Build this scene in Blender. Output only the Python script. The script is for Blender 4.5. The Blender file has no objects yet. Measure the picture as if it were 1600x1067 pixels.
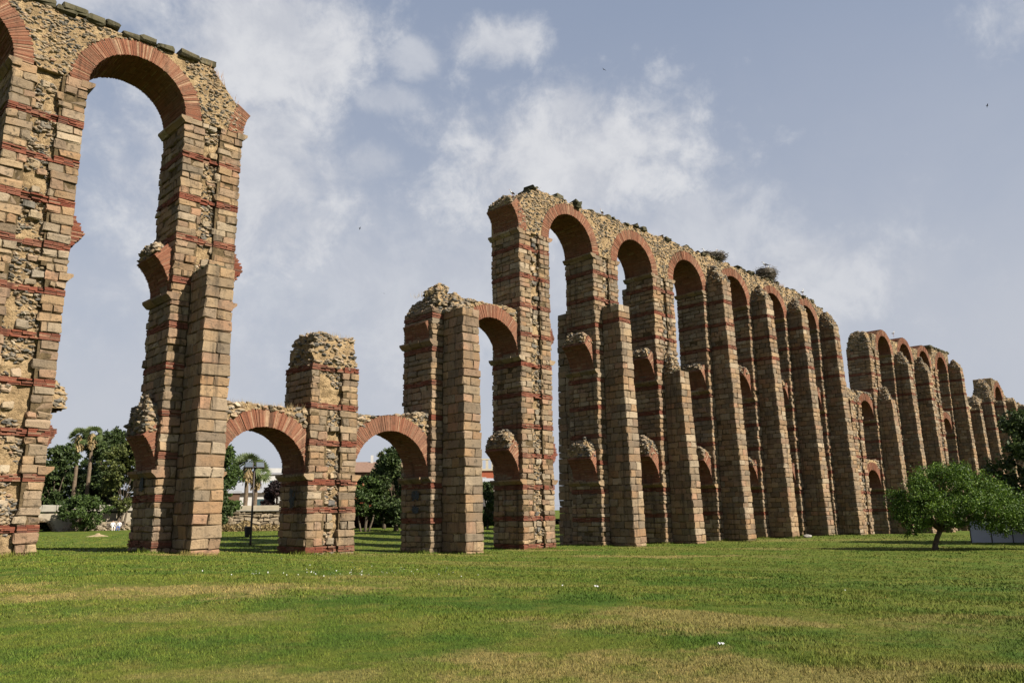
import bpy, math, random
import numpy as np
from mathutils import Vector, Matrix, noise

R = math.radians
rng = np.random.default_rng(7)
random.seed(7)
scene = bpy.context.scene
COL = scene.collection

# ------------------------------------------------------------------ camera
cam_data = bpy.data.cameras.new('camera')
cam_data.sensor_width = 36.0
cam_data.lens = 27.585
cam_data.clip_end = 5000
cam = bpy.data.objects.new('camera', cam_data)
COL.objects.link(cam)
cam.matrix_world = (Matrix.Translation((0, 0, 1.6737))
                    @ Matrix.Rotation(math.pi / 2 + 0.21145, 4, 'X')
                    @ Matrix.Rotation(-0.0130, 4, 'Z'))
scene.camera = cam

# ------------------------------------------------------------------ light
SUN_AZ = R(-28.0)        # direction to the sun in the ground plane, from +X
SUN_EL = R(37.0)
to_sun = Vector((math.cos(SUN_AZ) * math.cos(SUN_EL), math.sin(SUN_AZ) * math.cos(SUN_EL), math.sin(SUN_EL)))
sun_data = bpy.data.lights.new('sun', 'SUN')
sun_data.energy = 5.0
sun_data.angle = R(0.9)
sun_data.color = (1.0, 0.92, 0.79)
sun = bpy.data.objects.new('sun', sun_data)
COL.objects.link(sun)
sun.rotation_euler = to_sun.to_track_quat('Z', 'Y').to_euler()
sun.location = (40, -20, 60)

scene.view_settings.view_transform = 'Standard'
scene.view_settings.look = 'None'
scene.view_settings.exposure = 1.18
scene.view_settings.gamma = 1.0
scene.view_settings.use_curve_mapping = False
try:
    scene.cycles.use_denoising = True
    scene.cycles.max_bounces = 4
    scene.cycles.diffuse_bounces = 1
    scene.cycles.transparent_max_bounces = 8
except Exception:
    pass


class NT:
    """small wrapper round a node tree"""
    def __init__(self, tree):
        self.t = tree
        tree.nodes.clear()

    def n(self, kind, **kw):
        nd = self.t.nodes.new(kind)
        for k, v in kw.items():
            if k == 'i':
                for key, val in v.items():
                    self.set(nd, key, val)
            else:
                setattr(nd, k, v)
        return nd

    def set(self, nd, key, val):
        sock = nd.inputs[key]
        if isinstance(val, bpy.types.NodeSocket):
            self.t.links.new(val, sock)
        else:
            sock.default_value = val

    def math(self, op, a, b=0.0, c=0.0, clamp=False):
        nd = self.n('ShaderNodeMath', operation=op, use_clamp=clamp)
        self.set(nd, 0, a)
        self.set(nd, 1, b)
        self.set(nd, 2, c)
        return nd.outputs[0]

    def mix(self, fac, a, b, blend='MIX'):
        nd = self.n('ShaderNodeMix', data_type='RGBA', blend_type=blend, clamp_factor=True)
        self.set(nd, 0, fac)
        self.set(nd, 6, a if isinstance(a, bpy.types.NodeSocket) else (*a, 1))
        self.set(nd, 7, b if isinstance(b, bpy.types.NodeSocket) else (*b, 1))
        return nd.outputs[2]

    def ramp(self, fac, stops, interp='LINEAR'):
        nd = self.n('ShaderNodeValToRGB')
        r = nd.color_ramp
        r.interpolation = interp
        while len(r.elements) < len(stops):
            r.elements.new(0.5)
        for e, (p, c) in zip(r.elements, stops):
            e.position = p
            e.color = (*c, 1) if len(c) == 3 else c
        self.set(nd, 0, fac)
        return nd.outputs[0]

    def noise(self, vec, scale, detail=4.0, rough=0.55, dist=0.0):
        nd = self.n('ShaderNodeTexNoise')
        if vec is not None:
            self.set(nd, 'Vector', vec)
        self.set(nd, 'Scale', scale)
        self.set(nd, 'Detail', detail)
        self.set(nd, 'Roughness', rough)
        self.set(nd, 'Distortion', dist)
        return nd.outputs[0]

    def step(self, v, a, b, lo=0.0, hi=1.0):
        nd = self.n('ShaderNodeMapRange', interpolation_type='SMOOTHSTEP')
        for k, x in ((0, v), (1, a), (2, b), (3, lo), (4, hi)):
            self.set(nd, k, x)
        return nd.outputs[0]


# ------------------------------------------------------------------ sky
world = bpy.data.worlds.new('World')
scene.world = world
world.use_nodes = True
w = NT(world.node_tree)
sky = w.n('ShaderNodeTexSky', sky_type='NISHITA', sun_disc=False)
sky.sun_elevation = SUN_EL
sky.sun_rotation = math.pi / 2 - SUN_AZ
sky.air_density = 1.0
sky.dust_density = 2.2
sky.ozone_density = 1.2
tc = w.n('ShaderNodeTexCoord')
sep = w.n('ShaderNodeSeparateXYZ', i={0: tc.outputs['Generated']})
az = w.math('ARCTAN2', sep.outputs[0], sep.outputs[1])
el = w.math('ARCSINE', sep.outputs[2])
n_big = w.noise(tc.outputs['Generated'], 4.2, 7, 0.6, 0.2)
n_fine = w.noise(tc.outputs['Generated'], 15.0, 7, 0.62, 0.3)
n_edge = w.noise(tc.outputs['Generated'], 42.0, 6, 0.65, 0.2)
puff0 = w.math('ADD', w.math('MULTIPLY', w.math('SUBTRACT', n_big, 0.46), 1.8), w.math('MULTIPLY', w.math('SUBTRACT', n_fine, 0.5), 2.0))
# cumulus heaps that stand over the field: azimuth, elevation, half widths, weight
HEAPS = [(-0.335, 0.550, 0.120, 0.100, 1.0), (-0.38, 0.40, 0.17, 0.14, 0.9), (0.065, 0.435, 0.20, 0.085, 1.0),
         (0.085, 0.500, 0.060, 0.040, 0.9), (-0.010, 0.575, 0.065, 0.026, 0.85), (-0.132, 0.552, 0.034, 0.020, 0.6),
         (-0.172, 0.505, 0.052, 0.018, 0.5), (-0.180, 0.435, 0.045, 0.026, 0.55), (-0.555, 0.570, 0.10, 0.035, 0.75),
         (0.68, 0.505, 0.07, 0.040, 0.7), (0.215, 0.340, 0.14, 0.06, 0.6), (0.33, 0.265, 0.13, 0.05, 0.7),
         (-0.10, 0.27, 0.40, 0.10, 0.45)]
puff = w.math('ADD', puff0, w.math('MULTIPLY', w.math('SUBTRACT', n_edge, 0.5), 1.1))
mask = None
for a, e, ra, re, wt in HEAPS:
    da = w.math('MULTIPLY', w.math('SUBTRACT', az, a), 1.0 / ra)
    de = w.math('MULTIPLY', w.math('SUBTRACT', el, e), 1.0 / re)
    d = w.math('SQRT', w.math('ADD', w.math('MULTIPLY', da, da), w.math('MULTIPLY', de, de)))
    m = w.math('MULTIPLY', w.step(w.math('SUBTRACT', d, puff), 1.45, 0.25), wt)
    mask = m if mask is None else w.math('MAXIMUM', mask, m)
veil = w.step(el, 0.72, 0.02, 0.06, 0.95)
veil = w.math('MULTIPLY', veil, w.step(n_big, 0.25, 0.75, 0.75, 1.05))
blue = w.mix(0.72, sky.outputs[0], (2.55, 3.10, 4.25))
hazed = w.mix(veil, blue, (4.85, 5.0, 5.45))
cloud_col = w.mix(w.step(n_fine, 0.35, 0.68), (4.9, 5.05, 5.5), (6.3, 6.35, 6.55))
skycol = w.mix(w.math('MULTIPLY', mask, 0.9), hazed, cloud_col)
bg = w.n('ShaderNodeBackground', i={0: skycol, 1: 0.052})
wo = w.n('ShaderNodeOutputWorld', i={0: bg.outputs[0]})

# ------------------------------------------------------------------ materials
MATS = {}
ALB = 0.57


def dim(c, k=None):
    k = ALB if k is None else k
    return tuple(v * k for v in c)


def material(name):
    m = bpy.data.materials.new(name)
    m.use_nodes = True
    MATS[name] = m
    return NT(m.node_tree)


def finish(t, colour, rough=0.9, normal=None, spec=0.2, extra=None):
    b = t.n('ShaderNodeBsdfPrincipled')
    t.set(b, 'Base Color', colour if isinstance(colour, bpy.types.NodeSocket) else (*colour, 1))
    t.set(b, 'Roughness', rough)
    t.set(b, 'Specular IOR Level', spec)
    if normal is not None:
        t.set(b, 'Normal', normal)
    for k, v in (extra or {}).items():
        t.set(b, k, v)
    o = t.n('ShaderNodeOutputMaterial')
    t.set(o, 0, b.outputs[0])
    return b


def bump(t, h, strength=0.5, dist=0.03):
    nd = t.n('ShaderNodeBump')
    t.set(nd, 'Strength', strength)
    t.set(nd, 'Distance', dist)
    t.set(nd, 'Height', h)
    return nd.outputs[0]


def piece_random(t):
    oi = t.n('ShaderNodeObjectInfo').outputs['Random']
    ge = t.n('ShaderNodeNewGeometry')
    return t.math('FRACT', t.math('ADD', t.math('MULTIPLY', oi, 7.31), t.math('MULTIPLY', ge.outputs['Random Per Island'], 5.17))), ge.outputs['Position']


def masonry(name, stops, grey, grey_amt, dark_amt, bump_scale=16, bump_s=0.55):
    t = material(name)
    rnd, pos = piece_random(t)
    c = t.ramp(rnd, [(p, dim(q)) for p, q in stops])
    big = t.noise(pos, 0.55, 5, 0.6)
    c = t.mix(t.math('MULTIPLY', t.step(big, 0.42, 0.66), grey_amt), c, dim(grey))
    spots = t.noise(pos, 4.5, 6, 0.68, 0.4)
    c = t.mix(t.math('MULTIPLY', t.step(spots, 0.52, 0.72), dark_amt), c, (0.042, 0.034, 0.025))
    stp = t.n('ShaderNodeVectorMath', operation='MULTIPLY', i={0: pos, 1: (2.6, 2.6, 0.16)}).outputs[0]
    c = t.mix(t.math('MULTIPLY', t.step(t.noise(stp, 1.0, 5, 0.62), 0.52, 0.70), 0.68), c, dim(tuple(v * 0.36 for v in grey)))
    lich = t.noise(pos, 7.5, 5, 0.7)
    c = t.mix(t.math('MULTIPLY', t.step(lich, 0.58, 0.74), 0.30), c, dim((0.46, 0.40, 0.28)))
    fine = t.noise(pos, 38, 3, 0.6)
    c = t.mix(1.0, c, t.ramp(fine, [(0.25, (0.74, 0.74, 0.74)), (0.75, (1.14, 1.14, 1.14))]), 'MULTIPLY')
    h = t.math('ADD', t.noise(pos, bump_scale, 6, 0.65), t.math('MULTIPLY', t.noise(pos, 4.0, 3), 1.3))
    finish(t, c, 0.95, bump(t, h, bump_s, 0.05), 0.1)


masonry('granite', [(0, (0.30, 0.195, 0.112)), (0.14, (0.44, 0.295, 0.168)), (0.28, (0.27, 0.21, 0.145)), (0.42, (0.49, 0.35, 0.21)),
                    (0.56, (0.38, 0.23, 0.125)), (0.68, (0.22, 0.172, 0.12)), (0.80, (0.46, 0.27, 0.165)), (0.90, (0.39, 0.305, 0.21)), (1, (0.55, 0.43, 0.295))],
        (0.235, 0.19, 0.142), 0.6, 0.85)
masonry('old_granite', [(0, (0.25, 0.195, 0.115)), (0.3, (0.33, 0.25, 0.14)), (0.5, (0.28, 0.215, 0.12)), (0.75, (0.36, 0.29, 0.175)), (1, (0.24, 0.205, 0.14))],
        (0.20, 0.18, 0.13), 0.6, 0.6)
masonry('brick', [(0, (0.20, 0.062, 0.04)), (0.3, (0.30, 0.098, 0.058)), (0.5, (0.22, 0.08, 0.055)), (0.7, (0.37, 0.155, 0.095)), (0.85, (0.15, 0.068, 0.05)), (1, (0.45, 0.28, 0.18))],
        (0.235, 0.125, 0.085), 0.55, 0.6, 30, 0.5)
masonry('arch_brick', [(0, (0.28, 0.105, 0.065)), (0.3, (0.37, 0.155, 0.092)), (0.55, (0.31, 0.13, 0.08)), (0.8, (0.42, 0.21, 0.13)), (0.93, (0.23, 0.10, 0.068)), (1, (0.47, 0.29, 0.19))],
        (0.29, 0.165, 0.11), 0.6, 0.6, 30, 0.5)
masonry('rubble', [(0, (0.13, 0.125, 0.12)), (0.12, (0.24, 0.215, 0.18)), (0.26, (0.50, 0.36, 0.21)), (0.42, (0.33, 0.27, 0.20)), (0.58, (0.56, 0.42, 0.26)),
                   (0.72, (0.16, 0.15, 0.14)), (0.84, (0.60, 0.49, 0.35)), (1, (0.44, 0.28, 0.18))],
        (0.20, 0.19, 0.16), 0.4, 0.35)
masonry('mossy', [(0, (0.10, 0.092, 0.06)), (0.4, (0.15, 0.135, 0.085)), (0.7, (0.115, 0.10, 0.062)), (1, (0.20, 0.17, 0.11))],
        (0.085, 0.085, 0.045), 0.6, 0.5)
masonry('field_wall', [(0, (0.34, 0.27, 0.18)), (0.5, (0.44, 0.35, 0.24)), (1, (0.28, 0.23, 0.17))], (0.3, 0.27, 0.21), 0.4, 0.4)
t = material('mortar')
ge = t.n('ShaderNodeNewGeometry')
c = t.ramp(t.noise(ge.outputs['Position'], 2.2, 6, 0.65), [(0.3, (0.15, 0.105, 0.06)), (0.5, (0.30, 0.21, 0.115)), (0.72, (0.42, 0.31, 0.18))])
c = t.mix(t.math('MULTIPLY', t.step(t.noise(ge.outputs['Position'], 9, 5, 0.7), 0.53, 0.7), 0.7), c, (0.085, 0.068, 0.045))
finish(t, c, 0.97, bump(t, t.noise(ge.outputs['Position'], 11, 7, 0.72), 1.0, 0.16), 0.05)
t = material('joint')
ge = t.n('ShaderNodeNewGeometry')
finish(t, t.ramp(t.noise(ge.outputs['Position'], 6, 5, 0.65), [(0.3, (0.035, 0.026, 0.015)), (0.7, (0.12, 0.086, 0.048))]), 0.97,
       bump(t, t.noise(ge.outputs['Position'], 18, 5, 0.7), 0.8, 0.05), 0.05)

t = material('ring_mortar')
ge = t.n('ShaderNodeNewGeometry')
finish(t, t.ramp(t.noise(ge.outputs['Position'], 5, 5, 0.65), [(0.3, (0.13, 0.08, 0.05)), (0.7, (0.30, 0.20, 0.13))]), 0.97, None, 0.05)

# dry and lush patches of the lawn: centre, half widths
DRY = [(-7.6, 16.0, 4.8, 1.5, 0.95), (-2.2, 8.2, 1.6, .5, .6), (-5.2, 12.0, 2.0, .5, .5), (0.5, 17.5, 4.0, .8, .45), (2.9, 11.0, 2.7, 0.75, 0.8), (0.3, 7.5, 1.9, 0.6, 0.9), (3.3, 7.6, 3.0, 0.6, 0.75), (6.2, 11.7, 2.3, 0.5, 0.55),
       (-3.4, 18.8, 2.2, 0.9, 0.65), (7.0, 41.0, 5.5, 1.3, 0.8), (17.0, 50.5, 9.0, 1.6, 0.55), (-0.5, 30.0, 9.0, 1.6, 0.4), (-12.0, 41.0, 7.0, 1.3, 0.6), (24, 66, 9, 2.5, .6),
       (-1.6, 33.0, 3.0, 1.0, 0.6), (-13.2, 33.2, 2.0, .9, .8), (-8.0, 38.0, 2.2, .9, .8), (-3.4, 42.6, 2.0, .9, .7), (2.4, 49.0, 2.2, .9, .8), (9, 53.5, 2, .8, .6)]
LUSH = [(-0.4, 13.4, 3.8, 1.3, 1.0), (-4.4, 9.3, 3.2, 1.2, 0.7), (4.9, 9.6, 2.6, 0.7, 0.8), (9.0, 21.0, 6.5, 2.6, 0.7), (-9.0, 21.0, 3.6, 1.2, 0.8), (4, 27, 6, 2, .6), (-12, 30, 6, 2, .5)]


def lawn_colour(t, pos):
    wn = t.n('ShaderNodeTexNoise', i={'Vector': pos, 'Scale': 0.45, 'Detail': 4.0, 'Roughness': 0.6}).outputs[1]
    wn = t.n('ShaderNodeVectorMath', operation='SUBTRACT', i={0: wn, 1: (0.5, 0.5, 0.5)}).outputs[0]
    wn = t.n('ShaderNodeVectorMath', operation='MULTIPLY', i={0: wn, 1: (6.0, 4.5, 0)}).outputs[0]
    warped = t.n('ShaderNodeVectorMath', operation='ADD', i={0: pos, 1: wn}).outputs[0]

    def patches(lst, wob):
        out = None
        for x, y, rx, ry, wt in lst:
            v = t.n('ShaderNodeVectorMath', operation='SUBTRACT', i={0: warped, 1: (x, y, 0)}).outputs[0]
            v = t.n('ShaderNodeVectorMath', operation='MULTIPLY', i={0: v, 1: (1 / rx, 1 / ry, 0)}).outputs[0]
            d = t.n('ShaderNodeVectorMath', operation='LENGTH', i={0: v}).outputs['Value']
            m = t.math('MULTIPLY', t.step(t.math('ADD', d, wob), 1.35, 0.25), wt)
            out = m if out is None else t.math('MAXIMUM', out, m)
        return out
    n1 = t.noise(pos, 0.33, 6, 0.62)
    n2 = t.noise(pos, 1.7, 5, 0.65)
    n3 = t.noise(pos, 13.0, 4, 0.7)
    n4 = t.noise(pos, 0.9, 5, 0.7, 0.6)
    wob = t.math('MULTIPLY', t.math('SUBTRACT', t.math('ADD', n2, t.math('ADD', n1, n4)), 1.5), 3.0)
    c = t.mix(t.step(t.math('ADD', t.math('MULTIPLY', n1, 0.5), t.math('MULTIPLY', n4, 0.5)), 0.40, 0.60), (0.052, 0.090, 0.010), (0.092, 0.110, 0.016))
    c = t.mix(t.math('MULTIPLY', t.step(n2, 0.47, 0.70), 0.55), c, (0.145, 0.125, 0.034))
    c = t.mix(t.math('MULTIPLY', patches(LUSH, wob), 0.65), c, (0.036, 0.074, 0.009))
    dry = t.mix(n3, (0.125, 0.095, 0.032), (0.26, 0.205, 0.075))
    c = t.mix(t.math('MULTIPLY', patches(DRY, wob), t.step(n3, 0.25, 0.55, 0.55, 1.0)), c, dry)
    return c, n3


t = material('lawn')
ge = t.n('ShaderNodeNewGeometry')
c, n3 = lawn_colour(t, ge.outputs['Position'])
c = t.mix(1.0, c, t.ramp(n3, [(0.25, (0.62, 0.62, 0.62)), (0.75, (1.2, 1.2, 1.2))]), 'MULTIPLY')
h = t.math('ADD', t.noise(ge.outputs['Position'], 34, 4, 0.7), t.noise(ge.outputs['Position'], 7, 4, 0.6))
finish(t, c, 0.95, bump(t, h, 0.8, 0.05), 0.1)
t = material('grass_blade')
ge = t.n('ShaderNodeNewGeometry')
c, n3 = lawn_colour(t, ge.outputs['Position'])
c = t.mix(1.0, c, t.ramp(ge.outputs['Random Per Island'], [(0, (0.8, 0.84, 0.75)), (0.6, (1.08, 1.08, 1.0)), (0.93, (1.2, 1.18, 1.1)), (1, (1.8, 1.5, 1.5))]), 'MULTIPLY')
finish(t, c, 0.8, None, 0.15)


def leaf_mat(name, dark, mid, light, rough=0.55):
    t = material(name)
    ge = t.n('ShaderNodeNewGeometry')
    c = t.ramp(ge.outputs['Random Per Island'], [(0, dim(dark, .7)), (0.5, dim(mid, .78)), (0.92, dim(light, .85)), (1, dim(light, 1.2))])
    big = t.noise(ge.outputs['Position'], 0.8, 3)
    c = t.mix(1.0, c, t.ramp(big, [(0.3, (0.72, 0.76, 0.72)), (0.7, (1.2, 1.16, 1.1))]), 'MULTIPLY')
    b = t.n('ShaderNodeBsdfPrincipled', i={'Base Color': c, 'Roughness': rough, 'Specular IOR Level': 0.25})
    tr = t.n('ShaderNodeBsdfTranslucent', i={'Color': c})
    mx = t.n('ShaderNodeMixShader', i={0: 0.28, 1: b.outputs[0], 2: tr.outputs[0]})
    t.n('ShaderNodeOutputMaterial', i={0: mx.outputs[0]})


leaf_mat('leaf_bright', (0.030, 0.066, 0.008), (0.064, 0.126, 0.013), (0.13, 0.20, 0.025))
leaf_mat('leaf_dark', (0.026, 0.045, 0.014), (0.048, 0.076, 0.022), (0.08, 0.112, 0.034))
leaf_mat('leaf_olive', (0.045, 0.06, 0.016), (0.075, 0.095, 0.024), (0.125, 0.14, 0.04))
leaf_mat('leaf_green', (0.03, 0.055, 0.014), (0.05, 0.085, 0.02), (0.08, 0.125, 0.03))
leaf_mat('leaf_purple', (0.018, 0.012, 0.014), (0.03, 0.018, 0.02), (0.05, 0.03, 0.03))
leaf_mat('palm_leaf', (0.05, 0.075, 0.025), (0.085, 0.12, 0.04), (0.13, 0.16, 0.065))
leaf_mat('dry_stalk', (0.20, 0.14, 0.065), (0.30, 0.215, 0.105), (0.38, 0.29, 0.15))
leaf_mat('twig', (0.07, 0.055, 0.04), (0.12, 0.095, 0.07), (0.18, 0.15, 0.11))
leaf_mat('rust_weed', (0.20, 0.085, 0.025), (0.28, 0.13, 0.035), (0.26, 0.19, 0.06))


def plain(name, col, rough=0.7, var=0.25, scale=3.0, spec=0.3, metal=0.0):
    t = material(name)
    ge = t.n('ShaderNodeNewGeometry')
    n = t.noise(ge.outputs['Position'], scale, 5, 0.6)
    col = dim(col, 0.62)
    lo = tuple(v * (1 - var) for v in col)
    hi = tuple(min(1, v * (1 + var)) for v in col)
    finish(t, t.ramp(n, [(0.3, lo), (0.7, hi)]), rough, bump(t, n, 0.15, 0.02), spec, {'Metallic': metal})


plain('bark', (0.13, 0.10, 0.07), 0.95, 0.45, 9)
plain('palm_bark', (0.17, 0.125, 0.085), 0.95, 0.4, 6)
plain('white_wall', (0.60, 0.59, 0.57), 0.9, 0.06, 0.8)
plain('cream_wall', (0.62, 0.55, 0.42), 0.9, 0.08, 0.8)
plain('brown_wall', (0.13, 0.075, 0.05), 0.9, 0.15, 0.8)
plain('red_wall', (0.42, 0.12, 0.06), 0.9, 0.12, 0.8)
plain('red_tile', (0.42, 0.14, 0.075), 0.9, 0.25, 3)
plain('brown_tile', (0.26, 0.16, 0.115), 0.9, 0.2, 3)
plain('grey_roof', (0.34, 0.35, 0.38), 0.8, 0.12, 1)
plain('window_glass', (0.05, 0.09, 0.10), 0.15, 0.2, 1, 0.6)
plain('dark_metal', (0.055, 0.04, 0.034), 0.55, 0.2, 8, 0.4)
plain('black_plastic', (0.02, 0.02, 0.024), 0.5, 0.2, 8)
plain('lamp_glass', (0.13, 0.155, 0.185), 0.15, 0.08, 4, 0.6)
plain('fence_sheet', (0.56, 0.57, 0.64), 0.6, 0.07, 0.9)
plain('plaster', (0.42, 0.36, 0.27), 0.95, 0.18, 1.2)
plain('concrete', (0.40, 0.37, 0.31), 0.95, 0.2, 1.2)
plain('white_cloth', (0.78, 0.77, 0.76), 0.9, 0.06, 6)
plain('blue_cloth', (0.09, 0.16, 0.42), 0.9, 0.12, 6)
plain('skin', (0.45, 0.27, 0.19), 0.7, 0.08, 6)
plain('dark_cloth', (0.03, 0.03, 0.045), 0.9, 0.12, 6)
plain('hair', (0.03, 0.02, 0.015), 0.7, 0.2, 9)
plain('stork_white', (0.72, 0.70, 0.66), 0.9, 0.08, 9)
plain('stork_black', (0.018, 0.018, 0.022), 0.7, 0.2, 9)
plain('stork_red', (0.42, 0.09, 0.04), 0.6, 0.1, 9)
plain('paper', (0.80, 0.80, 0.80), 0.9, 0.04, 30)
plain('boulder', (0.33, 0.31, 0.28), 0.95, 0.3, 5)
plain('dry_soil', (0.36, 0.28, 0.16), 0.95, 0.2, 2)
plain('graffiti', (0.055, 0.06, 0.07), 0.9, 0.3, 5)


# ------------------------------------------------------------------ mesh helpers
class MB:
    """collects pieces and links them as ONE mesh object"""
    def __init__(self):
        self.v, self.f, self.m, self.n = [], [], [], 0

    def add(self, verts, faces, m=0):
        verts = np.asarray(verts, float).reshape(-1, 3)
        self.v.append(verts)
        for f in faces:
            self.f.append([i + self.n for i in f])
        self.m.extend([m] * len(faces))
        self.n += len(verts)

    def add_many(self, verts, tris, m=0):
        """verts (N,k,3), one triangle list shared by the N pieces"""
        N, k = verts.shape[:2]
        if N == 0:
            return
        fs = (np.asarray(tris)[None] + (np.arange(N) * k)[:, None, None] + self.n).reshape(-1, len(tris[0]))
        self.v.append(verts.reshape(-1, 3))
        self.f.extend(fs.tolist())
        self.m.extend([m] * len(fs))
        self.n += N * k

    def mesh(self, name, mats, smooth=False):
        me = bpy.data.meshes.new(name)
        me.from_pydata(np.concatenate(self.v).tolist() if self.v else [], [], self.f)
        for mm in mats:
            me.materials.append(MATS[mm])
        if len(mats) > 1:
            me.polygons.foreach_set('material_index', self.m)
        if smooth:
            me.polygons.foreach_set('use_smooth', [True] * len(me.polygons))
        me.update()
        return me

    def build(self, name, mats, parent=None, smooth=False, stuff=False):
        if isinstance(mats, str):
            mats = [mats]
        o = bpy.data.objects.new(name, self.mesh(name, mats, smooth))
        COL.objects.link(o)
        o.parent = parent
        if stuff:
            o['kind'] = 'stuff'
        return o


def empty(name, loc=(0, 0, 0), rz=0.0, parent=None):
    o = bpy.data.objects.new(name, None)
    COL.objects.link(o)
    o.location = loc
    o.rotation_euler = (0, 0, rz)
    o.parent = parent
    o.empty_display_size = 0.5
    return o


def tag(o, label=None, cat=None, group=None, kind=None):
    for k, v in (('label', label), ('category', cat), ('group', group), ('kind', kind)):
        if v:
            o[k] = v
    return o


# bevelled box: three vertices at each corner
def _bevel_topology():
    sg = [(-1, -1, -1), (-1, -1, 1), (-1, 1, -1), (-1, 1, 1), (1, -1, -1), (1, -1, 1), (1, 1, -1), (1, 1, 1)]
    P = []
    for c in sg:
        for a in range(3):
            P.append([c[k] * (1.0 if k == a else 0.8) for k in range(3)])
    P = np.array(P)
    F = []
    for a in range(3):
        o = [k for k in range(3) if k != a]
        for s in (-1, 1):
            ring = []
            for u, v in ((-1, -1), (1, -1), (1, 1), (-1, 1)):
                c = [0, 0, 0]
                c[a], c[o[0]], c[o[1]] = s, u, v
                ring.append(sg.index(tuple(c)) * 3 + a)
            F.append(ring)
    for i, c in enumerate(sg):
        for e in range(3):
            if c[e] == -1:
                c2 = list(c)
                c2[e] = 1
                j = sg.index(tuple(c2))
                a, b = [k for k in range(3) if k != e]
                F.append([3 * i + a, 3 * j + a, 3 * j + b, 3 * i + b])
        F.append([3 * i, 3 * i + 1, 3 * i + 2])
    for f in F:
        q = P[f]
        if np.dot(np.cross(q[1] - q[0], q[2] - q[0]), q.mean(0)) < 0:
            f.reverse()
    return np.array(sg, float), F


BSG, BF = _bevel_topology()
BOXF = [[0, 1, 3, 2], [4, 6, 7, 5], [0, 4, 5, 1], [2, 3, 7, 6], [0, 2, 6, 4], [1, 5, 7, 3]]


def bevel_verts(w, d, h, b=0.040, j=0.019):
    half = np.array([w, d, h]) / 2
    V = []
    for c in BSG:
        bb = b * rng.uniform(0.5, 1.6, 3)
        for a in range(3):
            V.append([c[k] * (half[k] if k == a else half[k] - min(bb[k], half[k] * 0.6)) for k in range(3)])
    return np.array(V) + rng.normal(0, j, (24, 3))


def box_verts(x0, x1, y0, y1, z0, z1):
    return np.array([[x, y, z] for x in (x0, x1) for y in (y0, y1) for z in (z0, z1)], float)


def box(mb, x0, x1, y0, y1, z0, z1, m=0):
    mb.add(box_verts(x0, x1, y0, y1, z0, z1), BOXF, m)


_g = (1 + 5 ** 0.5) / 2
ICO = np.array([(-1, _g, 0), (1, _g, 0), (-1, -_g, 0), (1, -_g, 0), (0, -1, _g), (0, 1, _g), (0, -1, -_g), (0, 1, -_g), (_g, 0, -1), (_g, 0, 1), (-_g, 0, -1), (-_g, 0, 1)]) / math.sqrt(1 + _g * _g)
ICOF = [(0, 11, 5), (0, 5, 1), (0, 1, 7), (0, 7, 10), (0, 10, 11), (1, 5, 9), (5, 11, 4), (11, 10, 2), (10, 7, 6), (7, 1, 8), (3, 9, 4), (3, 4, 2), (3, 2, 6), (3, 6, 8), (3, 8, 9), (4, 9, 5), (2, 4, 11), (6, 2, 10), (8, 6, 7), (9, 8, 1)]


def rand_rot(N):
    q = rng.normal(size=(N, 4))
    q /= np.linalg.norm(q, axis=1)[:, None]
    a, b, c, d = q.T
    return np.stack([np.stack([1 - 2 * (c * c + d * d), 2 * (b * c - a * d), 2 * (b * d + a * c)], -1),
                     np.stack([2 * (b * c + a * d), 1 - 2 * (b * b + d * d), 2 * (c * d - a * b)], -1),
                     np.stack([2 * (b * d - a * c), 2 * (c * d + a * b), 1 - 2 * (b * b + c * c)], -1)], 1)


def stones(mb, pts, lo=0.06, hi=0.15, m=1, flat=0.65):
    """angular stones set at the given points, wider than they are tall"""
    pts = np.asarray(pts, float)
    N = len(pts)
    if N == 0:
        return
    V = ICO[None] * (1 + rng.normal(0, 0.17, (N, 12, 1)))
    V = np.einsum('nij,nkj->nki', rand_rot(N), V)
    r = lo + (hi - lo) * rng.random(N) ** 1.7
    V = V * r[:, None, None] * np.array([1.25, 1.0, flat])[None, None]
    th = rng.normal(0, 0.3, N)
    co, si = np.cos(th), np.sin(th)
    x, z = V[..., 0].copy(), V[..., 2].copy()
    V[..., 0] = x * co[:, None] - z * si[:, None]
    V[..., 2] = x * si[:, None] + z * co[:, None]
    mb.add_many(V + pts[:, None], ICOF, m)


def nz(x, y, z, s=1.0):
    return noise.noise(Vector((x * s, y * s, z * s)))


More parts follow.
